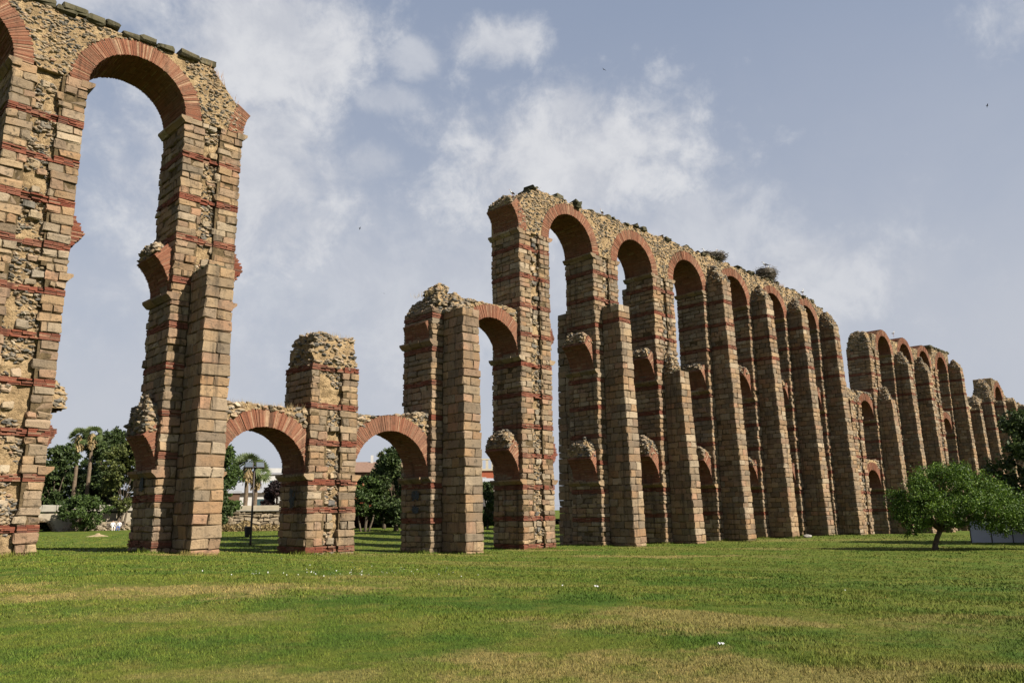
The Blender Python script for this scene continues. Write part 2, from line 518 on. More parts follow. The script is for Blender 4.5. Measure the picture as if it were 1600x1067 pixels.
def rubble_mass(mb, x0, x1, y0, y1, z0, z1, taper=0.2, amp=0.16, step=0.3, dens=1.0, top_amp=None, lo=0.05, hi=0.17, drop=0.26):
    """a lump of broken rubble core: mortar skin with stones in it"""
    top_amp = amp * 2 if top_amp is None else top_amp
    nx, ny, nzv = max(2, int((x1 - x0) / step)), max(2, int((y1 - y0) / step)), max(2, int((z1 - z0) / step))
    cx, cy = (x0 + x1) / 2, (y0 + y1) / 2
    off = rng.uniform(0, 50, 3)

    def P(u, v, q):
        x, y, z = x0 + (x1 - x0) * u, y0 + (y1 - y0) * v, z0 + (z1 - z0) * q
        k = 1 - taper * q ** 1.6
        x, y = cx + (x - cx) * k, cy + (y - cy) * k
        ex, ey = abs(u - .5) * 2, abs(v - .5) * 2
        z -= (z1 - z0) * q * drop * (max(ex, ey) ** 4)
        a = nz(x + off[0], y + off[1], z + off[2], 1.9)
        b = nz(x + off[1], y + off[2], z + off[0], 1.9)
        c = nz(x + off[2], y, off[0], 1.1) + .7 * nz(x, y + off[1], off[2], 3.1)
        return [x + a * amp, y + b * amp, z + c * top_amp * q]
    faces_done = []
    for axis, val in ((1, 0), (1, 1), (0, 0), (0, 1), (2, 1)):
        na, nb = {1: (nx, nzv), 0: (ny, nzv), 2: (nx, ny)}[axis]
        V, pts = [], []
        for i in range(na + 1):
            for j in range(nb + 1):
                u = i / na
                q = j / nb
                V.append(P(u, val, q) if axis == 1 else P(val, u, q) if axis == 0 else P(u, q, 1))
        F = []
        for i in range(na):
            for j in range(nb):
                a = i * (nb + 1) + j
                f = [a, a + nb + 1, a + nb + 2, a + 1]
                if (axis, val) in ((1, 1), (0, 0)):
                    f.reverse()
                F.append(f)
        V = np.array(V)
        mb.add(V, F, 0)
        if axis == 1 and val == 1:
            dd = 0.35
        else:
            dd = 1.0
        area = na * nb * step * step
        cnt = int(area * 34 * dens * dd)
        fi = rng.integers(0, na, cnt) if cnt else []
        if cnt:
            fj = rng.integers(0, nb, cnt)
            s, r = rng.random(cnt), rng.random(cnt)
            G = V.reshape(na + 1, nb + 1, 3)
            pt = (G[fi, fj] * ((1 - s) * (1 - r))[:, None] + G[fi + 1, fj] * (s * (1 - r))[:, None]
                  + G[fi, fj + 1] * ((1 - s) * r)[:, None] + G[fi + 1, fj + 1] * (s * r)[:, None])
            stones(mb, pt, lo, hi)


# ------------------------------------------------------------------ the ground
AQ_ANG, AX, AY = 0.78823, -15.3255, 33.8719
AL = (math.sin(AQ_ANG), math.cos(AQ_ANG))
NB = (-math.cos(AQ_ANG), math.sin(AQ_ANG))
GS = [-60, -13, -5, 0, 3, 7.4, 15, 23, 30, 37, 45, 60, 75, 82, 110, 200]
GZ = [.3, .12, .25, .1, -.05, -.3, -.6, -.74, -.82, -.93, -1.0, -1.05, -1.35, -1.5, -1.9, -2.2]


def ground_z(x, y):
    s = (x - AX) * AL[0] + (y - AY) * AL[1]
    d = (x - AX) * NB[0] + (y - AY) * NB[1]
    q = min(1, max(0, (d - 6) / 24))
    q = q * q * (3 - 2 * q)
    return float(np.interp(s, GS, GZ)) * (1 - q) - 0.3 * q + 0.05 * nz(x, y, 0, 0.35) * min(1, 1.0)


def aq(s, d, z):
    return (AX + AL[0] * s + NB[0] * d, AY + AL[1] * s + NB[1] * d, z)


def axis_steps(far, fine_to, fine):
    pos = [0.0]
    st = fine
    while pos[-1] < far:
        if pos[-1] > fine_to:
            st *= 1.18
        pos.append(pos[-1] + st)
    return pos


px = axis_steps(1500, 60, 1.2)
xs = sorted([-v for v in px[1:]] + px)
ys = sorted([-v for v in axis_steps(300, 20, 1.2)[1:]] + axis_steps(2500, 130, 1.2))
gv = [(x, y, ground_z(x, y)) for x in xs for y in ys]
ny_ = len(ys)
gf = [[i * ny_ + j, (i + 1) * ny_ + j, (i + 1) * ny_ + j + 1, i * ny_ + j + 1] for i in range(len(xs) - 1) for j in range(ny_ - 1)]
gmb = MB()
gmb.add(gv, gf)
tag(gmb.build('ground', 'lawn', smooth=True), 'park lawn of mown grass with dry straw patches', 'lawn', kind='structure')

# grass blades near the camera
gb = MB()
for r0, r1, dens, wd, hh in ((6.0, 9.5, 2700, .004, .027), (9.5, 14, 1300, .0055, .03), (14, 22, 420, .010, .04), (22, 36, 130, .018, .045), (36, 60, 36, .03, .05), (60, 95, 9, .05, .06)):
    cnt = int(dens * 0.72 * (r1 * r1 - r0 * r0))
    rr = np.sqrt(rng.uniform(r0 * r0, r1 * r1, cnt))
    aa = rng.uniform(-0.66, 0.66, cnt)
    X, Y = rr * np.sin(aa), rr * np.cos(aa)
    keep = np.array([nz(x, y, 3.3, 0.9) + nz(x, y, 9.1, 3.2) * .7 > -0.45 + rng.normal(0, .25) for x, y in zip(X, Y)])
    X, Y = X[keep], Y[keep]
    Z = np.array([ground_z(x, y) for x, y in zip(X, Y)])
    N = len(X)
    th = rng.uniform(0, math.pi, N)
    h = hh * rng.uniform(0.35, 1.25, N)
    ln = rng.normal(0, 0.6, (N, 2)) * h[:, None]
    wv = wd * rng.uniform(.6, 1.3, N)
    V = np.zeros((N, 3, 3))
    V[:, 0] = np.stack([X - np.cos(th) * wv, Y - np.sin(th) * wv, Z - 0.01], -1)
    V[:, 1] = np.stack([X + np.cos(th) * wv, Y + np.sin(th) * wv, Z - 0.01], -1)
    V[:, 2] = np.stack([X + ln[:, 0], Y + ln[:, 1], Z + h], -1)
    gb.add_many(V, [(0, 1, 2)])
for n_, s_ in [(-1, -6.98), (0, .1), (1, 7.36), (2, 15.07), (3, 22.42), (4, 30.1), (5, 37.58), (6, 45.05), (7, 52.75), (8, 60.05), (9, 67.4)]:
    runs = [((s_ - .1, -.08), (s_ + 3.0, -.08)), ((s_ - .08, 0), (s_ - .08, 2.8)), ((s_ + .75, -.1), (s_ + .75, -2.0)), ((s_ + .8, -2.1), (s_ + 2.2, -2.1))]
    for (a0, b0), (a1, b1) in (runs if n_ in (0, 2) or n_ > 3 else runs[:2]):
        L = math.hypot(a1 - a0, b1 - b0)
        N = int(L * 170)
        q = rng.random(N)
        ss, dd = a0 + (a1 - a0) * q, b0 + (b1 - b0) * q
        ss = ss + rng.normal(0, .10, N)
        dd = dd - np.abs(rng.normal(0, .16, N))
        X, Y = AX + AL[0] * ss + NB[0] * dd, AY + AL[1] * ss + NB[1] * dd
        Z = np.array([ground_z(x, y) for x, y in zip(X, Y)])
        h = rng.uniform(.04, .22, N) * np.array([.35 + max(0, nz(x, y, 1.7, .9) + .35) for x, y in zip(X, Y)])
        th = rng.uniform(0, math.pi, N)
        V = np.zeros((N, 3, 3))
        V[:, 0] = np.stack([X - np.cos(th) * .014, Y - np.sin(th) * .014, Z - .02], -1)
        V[:, 1] = np.stack([X + np.cos(th) * .014, Y + np.sin(th) * .014, Z - .02], -1)
        V[:, 2] = np.stack([X + rng.normal(0, .05, N), Y + rng.normal(0, .05, N), Z + h], -1)
        gb.add_many(V, [(0, 1, 2)])
tag(gb.build('grass', 'grass_blade'), 'short uneven grass blades of the park lawn', 'grass', kind='stuff')

# ------------------------------------------------------------------ the aqueduct
DEP = 2.75
R_TOP = 0.75
block_cache = {}


def block_object(parent, b, mat):
    """one ashlar block as an object of its own; alike blocks share a mesh"""
    x0, x1, y0, y1, z0, z1 = b
    dims = (x1 - x0, y1 - y0, z1 - z0)
    key = tuple(max(1, round(v / 0.08)) for v in dims) + (random.randrange(3), mat)
    if key not in block_cache:
        mb = MB()
        kd = [k * 0.08 for k in key[:3]]
        mb.add(bevel_verts(*kd), BF)
        block_cache[key] = (mb.mesh('ashlar_block', [mat]), kd)
    me, kd = block_cache[key]
    o = bpy.data.objects.new('ashlar_block', me)
    COL.objects.link(o)
    o.parent = parent
    o.location = ((x0 + x1) / 2, (y0 + y1) / 2, (z0 + z1) / 2)
    o.scale = [a / k for a, k in zip(dims, kd)]
    o.rotation_euler = (random.gauss(0, .006), random.gauss(0, .008), random.gauss(0, .008))
    return o


def split(a, b, lo, hi):
    L = b - a
    if L <= hi:
        return [(a, b)] if L > 0.08 else []
    out, p = [], a
    while b - p > hi:
        q = p + random.uniform(lo, hi)
        if b - q < lo * 0.6:
            q = b - lo * 0.7
        out.append((p, q))
        p = q
    out.append((p, b))
    return out


def courses(za, zb_, h):
    n = max(1, round((zb_ - za) / h))
    ed = [za + (zb_ - za) * k / n for k in range(n + 1)]
    for k in range(1, n):
        ed[k] += random.gauss(0, 0.03)
    return list(zip(ed[:-1], ed[1:]))


def lay_blocks(parent, blocks, nobj, mat, joined_name='masonry'):
    """the largest visible blocks become objects, the rest one joined part"""
    blocks.sort(key=lambda t: -t[1])
    g = 0.012
    mb = MB()
    cnt = 0
    for b, sc in blocks:
        x0, x1, y0, y1, z0, z1 = b
        b = (x0 + g, x1 - g, y0 + g, y1 - g, z0 + g, z1 - g)
        if b[1] - b[0] < .05 or b[3] - b[2] < .05 or b[5] - b[4] < .05:
            continue
        if cnt < nobj and sc > 0:
            block_object(parent, b, mat)
            cnt += 1
        else:
            mb.add(bevel_verts(b[1] - b[0], b[3] - b[2], b[5] - b[4]) + np.array([(b[0] + b[1]) / 2, (b[2] + b[3]) / 2, (b[4] + b[5]) / 2]), BF)
    if mb.n:
        mb.build(joined_name, mat, parent, stuff=True)


def brick_rows(mb, x0, x1, y0, y1, z0, z1, axis, long=0.36, m=0, jit=0.022):
    """thin brick courses of a bonding band along one face (axis 0: along x, 1: along y)"""
    n = max(3, round((z1 - z0) / 0.066))
    hz = (z1 - z0) / n
    for k in range(n):
        za, zb_ = z0 + k * hz + 0.006, z0 + (k + 1) * hz - 0.006
        a, b = (x0, x1) if axis == 0 else (y0, y1)
        for p, q in split(a - (0.1 if k % 2 else 0.0) * 0, b, long * .75, long * 1.3):
            j = random.gauss(0, jit)
            dz = random.gauss(0, 0.003)
            if axis == 0:
                V = box_verts(p + .006, q - .006, y0 + j, y1 + j * .2, za + dz, zb_ + dz)
            else:
                V = box_verts(x0 + j, x1 + j * .2, p + .006, q - .006, za + dz, zb_ + dz)
            mb.add(V, BOXF, m)


def impost(parent, x, side, z, y0, y1, out=0.24):
    """moulded springing course that juts from a pier's side; side -1 left, 1 right"""
    mb = MB()
    prof = [(-.3, -.29), (0.03, -.29), (.08, -.24), (out * .85, -.12), (out, -.09), (out, 0.02), (-.3, 0.02)]
    cuts = split(y0, y1, .7, 1.1)
    for p, q in cuts:
        j = random.gauss(0, .03)
        dz = random.gauss(0, .012)
        V = []
        for yy in (p + .008, q - .008):
            for a, b in prof:
                aa = a + (j if a > .05 else 0) + random.gauss(0, .006)
                V.append((x + side * aa, yy, z + b + dz + random.gauss(0, .006)))
        n = len(prof)
        F = [[k, (k + 1) % n, n + (k + 1) % n, n + k] for k in range(n)] + [list(range(n))[::-1], list(range(n, 2 * n))]
        if side > 0:
            F = [f[::-1] for f in F]
        mb.add(V, F)
    mb.build('impost', 'granite', parent)


def pier(root, s0, w, zb, ztop, bands, label, nobj=0, but=None, strip=(), imposts=(), back=None, mat='granite', band_t=0.31, rag=None, course=0.355):
    """one pier in root coordinates. but = (x0, x1, base reach, top reach, top z); strip = [(z0, z1, x0, x1)] of exposed core"""
    P = empty('pier', (s0, 0, 0), 0, root)
    P['label'] = label
    segs, cur = [], zb - 0.35
    bands = [b for b in bands if zb + .1 < b < ztop - .05]
    for b in bands:
        segs.append((cur, b - band_t / 2))
        cur = b + band_t / 2
    segs.append((cur, ztop))
    core, blocks = MB(), []
    IN = 0.07

    def strip_at(z):
        for a, b, x0, x1 in strip:
            if a <= z <= b:
                return x0, x1
        return None

    def but_at(z):
        return but is not None and z < but[4]
    par = 0
    for za, zb2 in segs:
        if zb2 - za < .1:
            continue
        for c0, c1 in courses(za, zb2, course):
            par ^= 1
            zm = (c0 + c1) / 2
            A, B = ((.88, .46) if par else (.48, .92))
            A += random.uniform(-.1, .1)
            B += random.uniform(-.1, .1)
            st, bt = strip_at(zm), but_at(zm)
            hole = (but[0], but[1]) if bt else st
            jit = lambda: random.gauss(0, .03)
            out = []
            if hole:
                wob = 0 if bt else random.uniform(-.16, .16)
                wob2 = 0 if bt else random.uniform(-.16, .16)
                ivs = [(0, hole[0] + wob), (hole[1] + wob2, w)]
            else:
                ivs = [(0, w)]
            for a, b in ivs:
                p, q = a, b
                if a == 0 and b - a > A + .22:
                    out.append((0, A))
                    p = A
                if b == w and q - p > A + .22:
                    out.append((w - A, w))
                    q = w - A
                out += split(p, q, .34, 1.08)
            if st and not bt and random.random() < .45:      # bonding stones in the exposed core
                k = random.uniform(st[0] + .1, st[1] - .45)
                stones_x.append((s0, k, k + random.uniform(.28, .5), zm, c1 - c0))
            for a, b in out:
                d = B if (a == 0 or b == w) else .5
                blocks.append(((a, b, jit(), d, c0, c1), (b - a) * (c1 - c0)))
            for a, b in split(B, DEP - .48, .55, 1.05):
                blocks.append(((jit(), .45, a, b, c0, c1), (b - a) * (c1 - c0) * .62))
                blocks.append(((w - .45, w + jit(), a, b, c0, c1), 0))
            blocks.append(((jit(), .8, DEP - .48, DEP, c0, c1), .3 * .62))
            for a, b in split(.8, w, .6, 1.2):
                blocks.append(((a, b, DEP - .48, DEP + jit(), c0, c1), 0))
    # body behind the facing
    zs = ztop - .04
    box(core, IN, w - IN, .42, DEP - IN, zb - .5, zs)
    cuts = sorted({zb - .5, zs} | {v for s in strip for v in s[:2] if zb - .5 < v < zs} | ({but[4]} if but and but[4] < zs else set()))
    for a, b in zip(cuts[:-1], cuts[1:]):
        st = strip_at((a + b) / 2)
        if st and not but_at((a + b) / 2):
            box(core, IN, st[0], IN, .42, a, b)
            box(core, st[1], w - IN, IN, .42, a, b)
        else:
            box(core, IN, w - IN, IN, .42, a, b)
    core.build('mortar_bed', 'joint', P)
    lay_blocks(P, blocks, nobj, mat)
    for z in bands:
        mb = MB()
        z0, z1 = z - band_t / 2 + .01, z + band_t / 2 - .01
        st, bt = strip_at(z), but_at(z)
        hole = (but[0], but[1]) if bt else None
        for a, b in ([(0.0, hole[0]), (hole[1], w)] if hole else [(0, w)]):
            if st and not bt:
                brick_rows(mb, a, st[0], .012, .3, z0, z1, 0)
                brick_rows(mb, st[0], st[1], .16, .42, z0, z1, 0, jit=.05)
                brick_rows(mb, st[1], b, .012, .3, z0, z1, 0)
            else:
                brick_rows(mb, a, b, .012, .3, z0, z1, 0)
        brick_rows(mb, .012, .3, .3, DEP - .02, z0, z1, 1)
        brick_rows(mb, w - .3, w - .012, .3, DEP - .02, z0, z1, 1, 1.0)
        brick_rows(mb, .3, w - .3, DEP - .3, DEP - .012, z0, z1, 0, 1.0)
        mb.build('brick_band', 'brick', P)
    for z, l, r in imposts:
        if l:
            impost(P, 0, -1, z, -.06, DEP + .06)
        if r:
            impost(P, w, 1, z, -.06, DEP + .06)
    if strip:
        mb = MB()
        for a, b, x0, x1 in strip:
            aa = max(a, zb - .3)
            bb = min(b, ztop)
            lo_z = but[4] if but and but[4] > aa else aa
            nx, nzv = max(2, int((x1 - x0) / .16)), max(2, int((bb - lo_z) / .2))
            V = []
            for i in range(nx + 1):
                for j in range(nzv + 1):
                    x, z = x0 - .22 + (x1 - x0 + .44) * i / nx, lo_z + (bb - lo_z) * j / nzv
                    V.append((x, .27 + .14 * nz(x + s0 * 3.1, 0, z, 1.3) + .10 * nz(x + s0, 4, z, 4.0), z))
            F = [[i * (nzv + 1) + j, (i + 1) * (nzv + 1) + j, (i + 1) * (nzv + 1) + j + 1, i * (nzv + 1) + j + 1] for i in range(nx) for j in range(nzv)]
            mb.add(V, F, 0)
            cnt = int((x1 - x0 + .2) * (bb - lo_z) * 85)
            X, Z = rng.uniform(x0 - .06, x1 + .06, cnt), rng.uniform(lo_z, bb, cnt)
            ok = np.array([nz(x + s0, 7, z, .9) > -.2 and not any(abs(z - q) < .15 for q in bands) for x, z in zip(X, Z)], bool)
            X, Z = X[ok], Z[ok]
            Y = np.array([.245 + .14 * nz(x + s0 * 3.1, 0, z, 1.3) + .08 * nz(x + s0, 4, z, 4.0) for x, z in zip(X, Z)]) + rng.normal(0, .025, len(X))
            stones(mb, np.stack([X, Y + .02, Z], -1), .03, .125)
        for ss, a, b, zm, hh in stones_x:
            if ss == s0:
                mb.add(bevel_verts(b - a, .3, hh * .8) + np.array([(a + b) / 2, .26 + random.gauss(0, .05), zm]), BF, 1)
        mb.build('rubble_core', ['mortar', 'rubble'], P, stuff=True)
    if but:
        buttress(root, s0, zb, but, nobj, mat, label)
    if back:
        bt_top, reach = back
        mb = MB()
        for c0, c1 in courses(zb - .3, bt_top, .5):
            rc = reach * (1 - .2 * (c0 - zb) / (bt_top - zb))
            for a, b in split(.8, w - .8, .6, .9):
                for p, q in split(0, rc, .6, 1.1):
                    mb.add(bevel_verts(b - a - .02, q - p - .02, c1 - c0 - .02) + np.array([(a + b) / 2 + random.gauss(0, .015), DEP + (p + q) / 2, (c0 + c1) / 2]), BF)
        mb.build('rear_buttress', mat, P, stuff=True)
        mb = MB()
        box(mb, .9, w - .9, DEP - .2, DEP + reach * .7, zb - .4, bt_top - .1)
        mb.build('mortar_bed', 'joint', P)
    if rag:
        mb = MB()
        for args in rag:
            rubble_mass(mb, *args[:6], **(args[6] if len(args) > 6 else {}))
        mb.build('rubble_top', ['mortar', 'rubble'], P, stuff=True)
    return P


def buttress(root, s0, zb, but, nobj, mat, label):
    x0, x1, p0, p1, zt = but[:5]
    bbands = but[5] if len(but) > 5 else []
    Bt = empty('buttress', (s0, 0, 0), 0, root)
    Bt['label'] = 'squared granite buttress on the face of the ' + label.split(' with ')[0]
    blocks, core = [], MB()
    segs, cur = [], zb - .35
    for b in bbands:
        segs.append((cur, b - .15))
        cur = b + .15
    segs.append((cur, zt))
    reach = lambda z: p0 + (p1 - p0) * max(0, min(1, (z - zb) / (zt - zb)))
    par = 0
    for za, zb2 in segs:
        for c0, c1 in courses(za, zb2, .50 if len(bbands) < 2 else .43):
            par ^= 1
            p = reach((c0 + c1) / 2) + random.gauss(0, .018)
            f = .5 if par else .8
            xs_ = [(x0, x1)] if par and random.random() < .8 else [(x0, x0 + (x1 - x0) * random.uniform(.42, .6))]
            if xs_[0][1] < x1:
                xs_.append((xs_[0][1], x1))
            for a, b in xs_:
                blocks.append(((a, b, -p, -p + f, c0, c1), (b - a) * (c1 - c0)))
            for a, b in split(-p + f, .05, .55, 1.0):
                blocks.append(((x0 + random.gauss(0, .014), x0 + .42, a, b, c0, c1), (b - a) * (c1 - c0) * .62))
                blocks.append(((x1 - .42, x1, a, b, c0, c1), 0))
    n = 8
    for k in range(n):
        a, b = zb - .5 + (zt - zb + .46) * k / n, zb - .5 + (zt - zb + .46) * (k + 1) / n
        box(core, x0 + .06, x1 - .06, -reach(b) + .07, .3, a, b)
    core.build('mortar_bed', 'joint', Bt)
    lay_blocks(Bt, blocks, min(nobj, 130), mat)
    for z in bbands:
        mb = MB()
        p = reach(z)
        brick_rows(mb, x0, x1, -p + .012, -p + .3, z - .14, z + .14, 0)
        brick_rows(mb, x0 + .012, x0 + .3, -p + .3, 0, z - .14, z + .14, 1)
        brick_rows(mb, x1 - .3, x1 - .012, -p + .3, 0, z - .14, z + .14, 1, 1.0)
        mb.build('brick_band', 'brick', Bt)
    mb = MB()
    rubble_mass(mb, x0 + .08, x1 - .08, -p1 + .2, .2, zt - .08, zt + .22, taper=.5, amp=.08, lo=.05, hi=.14)
    mb.build('rubble_cap', ['mortar', 'mossy'], Bt, stuff=True)


def ring(mb, cx, z, r, t, y0, y1, a0, a1, m=0, thick=0.046, mirror=False, bed_m=1):
    """radial brick arch ring between two angles from the springing line"""
    n = max(2, int((a1 - a0) * (r + t * .45) / thick))
    bed = max(3, n // 5)
    sg = -1 if mirror else 1
    for k in range(bed):
        V = []
        for th in (a0 + (a1 - a0) * k / bed + .004, a0 + (a1 - a0) * (k + 1) / bed - .004 * (k == bed - 1)):
            for yy in (y0 + .016, y1 - .03):
                for rr in (r + .022, r + t - .05):
                    V.append((cx + sg * rr * math.cos(th), yy, z + rr * math.sin(th)))
        mb.add(V, [f[::-1] for f in BOXF] if mirror else BOXF, bed_m)
    cuts = [y0, y0 + .38, y0 + 1.1, (y0 + y1) / 2 + .4, y1]
    for k in range(n):
        g = .13 * (a1 - a0) / n
        t0, t1 = a0 + (a1 - a0) * k / n + g, a0 + (a1 - a0) * (k + 1) / n - g
        tl = t + random.gauss(0, .035)
        for i in range(4):
            j = random.gauss(0, .012)
            yj = random.gauss(0, .012) if i == 0 else 0
            V = []
            for th in (t0, t1):
                for yy in (cuts[i] + yj, cuts[i + 1] - .006):
                    for rr in (r + j, r + tl):
                        V.append((cx + (-1 if mirror else 1) * rr * math.cos(th), yy, z + rr * math.sin(th)))
            mb.add(V, [f[::-1] for f in BOXF] if mirror else BOXF, m)


def column_fill(mb, s_a, s_b, botf, topf, y0, y1, step=.18, dens=100, lo=.03, hi=.115, back=True):
    """wall of rubble between a lower and an upper outline, stones in its face"""
    n = max(2, int((s_b - s_a) / step))
    S = [s_a + (s_b - s_a) * k / n for k in range(n + 1)]
    V, F = [], []
    for k, s in enumerate(S):
        zb_, zt = botf(s), topf(s) + .05 * nz(s, 1, 5, 2.5)
        zt = max(zt, zb_ + .02)
        V += [(s, y0 + .03 * nz(s, 2, zb_, 2), zb_), (s, y0 + .03 * nz(s, 2, zt, 2), zt), (s, y1, zb_), (s, y1, zt)]
    for k in range(n):
        a, b = 4 * k, 4 * k + 4
        F += [[a, b, b + 1, a + 1], [a + 1, b + 1, b + 3, a + 3], [a + 2, a + 3, b + 3, b + 2], [a, a + 2, b + 2, b]]
    F += [[0, 1, 3, 2], [4 * n, 4 * n + 2, 4 * n + 3, 4 * n + 1]]
    mb.add(V, F, 0)
    hmax = max(topf(s) - botf(s) for s in S)
    zlo, zhi = min(botf(s) for s in S), max(topf(s) for s in S)
    cnt = int((s_b - s_a) * (zhi - zlo) * dens)
    X, Z = rng.uniform(s_a, s_b, cnt), rng.uniform(zlo, zhi, cnt)
    ok = np.array([botf(x) + .03 < z < topf(x) - .02 and nz(x, 6, z, 1.0) > -.42 for x, z in zip(X, Z)], bool)
    X, Z = X[ok], Z[ok]
    stones(mb, np.stack([X, y0 + .02 + rng.normal(0, .02, len(X)), Z], -1), lo, hi)
    cnt = int((s_b - s_a) * (y1 - y0) * 12)                      # along the top
    X, Y = rng.uniform(s_a, s_b, cnt), rng.uniform(y0, y1, cnt)
    Z = np.array([topf(x) for x in X])
    ok = np.array([topf(x) > botf(x) + .1 for x in X], bool)
    stones(mb, np.stack([X, Y, Z], -1)[ok], lo * 1.1, hi * 1.2)
    return hmax


def arch(root, sl, sr, z, top, label, t=.85, recess=.28, level='low', left=0.0, right=0.0, weeds=0, coping=None, dark=None):
    """an intact arch between two piers; top is a number or an outline function"""
    A = empty('arch', (0, 0, 0), 0, root)
    A['label'] = label
    cx, r = (sl + sr) / 2, (sr - sl) / 2
    y0, y1 = recess, DEP - recess
    mb = MB()
    ring(mb, cx, z, r, t, y0, y1, 0.0, math.pi)
    mb.build('brick_ring', ['arch_brick', 'ring_mortar'], A, stuff=True)
    topf = top if callable(top) else (lambda s: top)
    rr = r + t * .97

    def botf(s):
        d = abs(s - cx)
        return z + math.sqrt(rr * rr - d * d) if d < rr else z
    mb = MB()
    column_fill(mb, sl - left, sr + right, botf, topf, y0 + .035, y1 - .035, **(dict(dens=55, lo=.05, hi=.19) if recess > .1 else {}))
    # soffit and haunch body behind the ring bricks
    mb.build('spandrel', ['mortar', 'rubble'], A, stuff=True)
    if coping:
        a, b, zc = coping
        p = a
        while p < b:
            L = random.uniform(.62, 1.05)
            x0, x1 = p, p + L - .03
            zz = (zc((x0 + x1) / 2) if callable(zc) else zc) + random.gauss(0, .03)
            mbc = MB()
            mbc.add(bevel_verts(x1 - x0, DEP + .1, .30 + random.uniform(-.04, .06), .07, .022), BF)
            o = mbc.build('coping_stone', 'mossy', A)
            o.location = ((x0 + x1) / 2, DEP / 2 - .06 + random.gauss(0, .05), zz + .14)
            o.rotation_euler = (random.gauss(0, .03), random.gauss(0, .04), random.gauss(0, .03))
            p += L + (random.uniform(.1, .5) if random.random() < .12 else 0)
    return A


def stub(root, face, side, z, a1, label, r=2.24, t=.8, recess=.3, a0=0.0, fill=.55, y1=None, inner=0.0):
    """the haunch a fallen arch left on a pier's side: side -1 left face, 1 right face"""
    S = empty('arch_stub', (0, 0, 0), 0, root)
    S['label'] = label
    y0, y1 = recess, (DEP - .25 if y1 is None else y1)
    cx = face + side * r
    mb = MB()
    ring(mb, cx, z, r + inner, t - inner, y0, y1, a0, a1, mirror=(side > 0))
    mb.build('brick_ring', ['arch_brick', 'ring_mortar'], S, stuff=True)
    ri = r + t * .9
    tip = cx - side * ri * math.cos(a1)
    x_in = cx - side * (r + .15) * math.cos(a1)
    z_tip = z + (r + t) * math.sin(a1)
    if fill > 0:
        mb = MB()
        a, b = sorted((face, face + side * max(.35, abs(x_in - face))))
        z_lo = z + ri * math.sin(a1) * .82
        rubble_mass(mb, a - (.1 if side > 0 else 0), b + (.1 if side < 0 else 0), y0 + .04, y1, z_lo, z_tip + fill, taper=.3, amp=.13, dens=1.1)
        mb.build('rubble_fill', ['mortar', 'rubble'], S, stuff=True)
    return S


stones_x = []


def beak(root, face, side, z0, zm, z1, reach, y0=.15, y1=2.4):
    """pointed remnant of a brick haunch still bonded into a pier's side"""
    S = empty('arch_stub', (0, 0, 0), 0, root)
    S['label'] = 'small pointed brick stub of a fallen arch'
    mb = MB()
    z = z0
    while z < z1:
        q = (z - z0) / (zm - z0) if z < zm else 1 - .8 * (z - zm) / (z1 - zm)
        o = reach * max(.05, q) + random.gauss(0, .03)
        for a, b in split(y0, y1, .25, .45):
            j = random.gauss(0, .03)
            xa, xb = sorted((face - side * .15, face + side * max(.03, o + j)))
            mb.add(box_verts(xa, xb, a + .006 + random.gauss(0, .01), b - .006, z + .006, z + .058), BOXF)
        z += .066
    mb.build('bricks', 'brick', S, stuff=True)


Z1, Z2, Z3 = 3.53, 11.41, 20.05
aqueduct = empty('aqueduct', (AX, AY, 0), math.pi / 2 - AQ_ANG)
tag(aqueduct, 'nearest and tallest run of the ruined granite and brick aqueduct, with the long arcade', 'aqueduct', 'runs of the ruined aqueduct')
RB = [1.15, 3.07, 5.03, 6.9, 8.92, 10.9, 12.9, 14.88, 16.9, 18.9]

# pier left faces along the line
PS = {-2: -14.4, -1: -6.98, 0: .1, 1: 7.36, 2: 15.07, 3: 22.42, 4: 30.1, 5: 37.58, 6: 45.05, 7: 52.75, 8: 60.05, 9: 67.4}
PW = {k: 2.95 for k in PS}
PW[-1], PW[1], PW[0] = 2.85, 2.8, 2.85
RT = lambda n: PS[n] + PW[n]

# piers of the near run
pier(aqueduct, PS[-2], 2.95, .3, Z3, [b - .75 for b in RB], 'pier just outside the frame', 0, but=(.8, 2.1, 1.9, 1.7, 11.0), imposts=[(Z3, 1, 1)])
pier(aqueduct, PS[-1], PW[-1], .28, Z3, [1.22, 3.13, 4.87, 6.83, 8.7, 10.58, 12.5, 14.39, 16.2, 18.02], 'pier nearest the frame edge with its buttress lost and the rubble core laid bare', 260,
     strip=[(-1, 11.6, .78, 2.08), (11.6, 20.2, .86, 1.86)], imposts=[(Z1, 0, 1), (Z2, 0, 1), (Z3, 1, 1)])
pier(aqueduct, PS[0], PW[0], .05, Z3, [.45, 2.36, 4.18, 6.03, 8.12, 9.98, 12.08, 14.13, 16.1, 18.18], 'tall pier under the broken end of the near arch with a buttress on its lower half', 300,
     but=(.84, 2.14, 1.95, 1.65, 12.55), strip=[(12.4, 20.2, 1.0, 1.75)], imposts=[(Z1, 1, 1), (Z2, 1, 1), (Z3, 1, 1)])
pier(aqueduct, PS[1], PW[1], -.34, 9.1, [-.1, 1.8, 3.16, 5.11, 6.97, 8.94], 'short broken pier with a ragged rubble crown', 260,
     strip=[(-1, 7.0, 1.0, 1.85), (7.0, 9.2, .5, 1.9)], imposts=[(Z1, 1, 1)],
     rag=[(.10, 2.6, .12, 2.55, 9.0, 10.75, dict(taper=.10, amp=.17, top_amp=.2, drop=.06))])
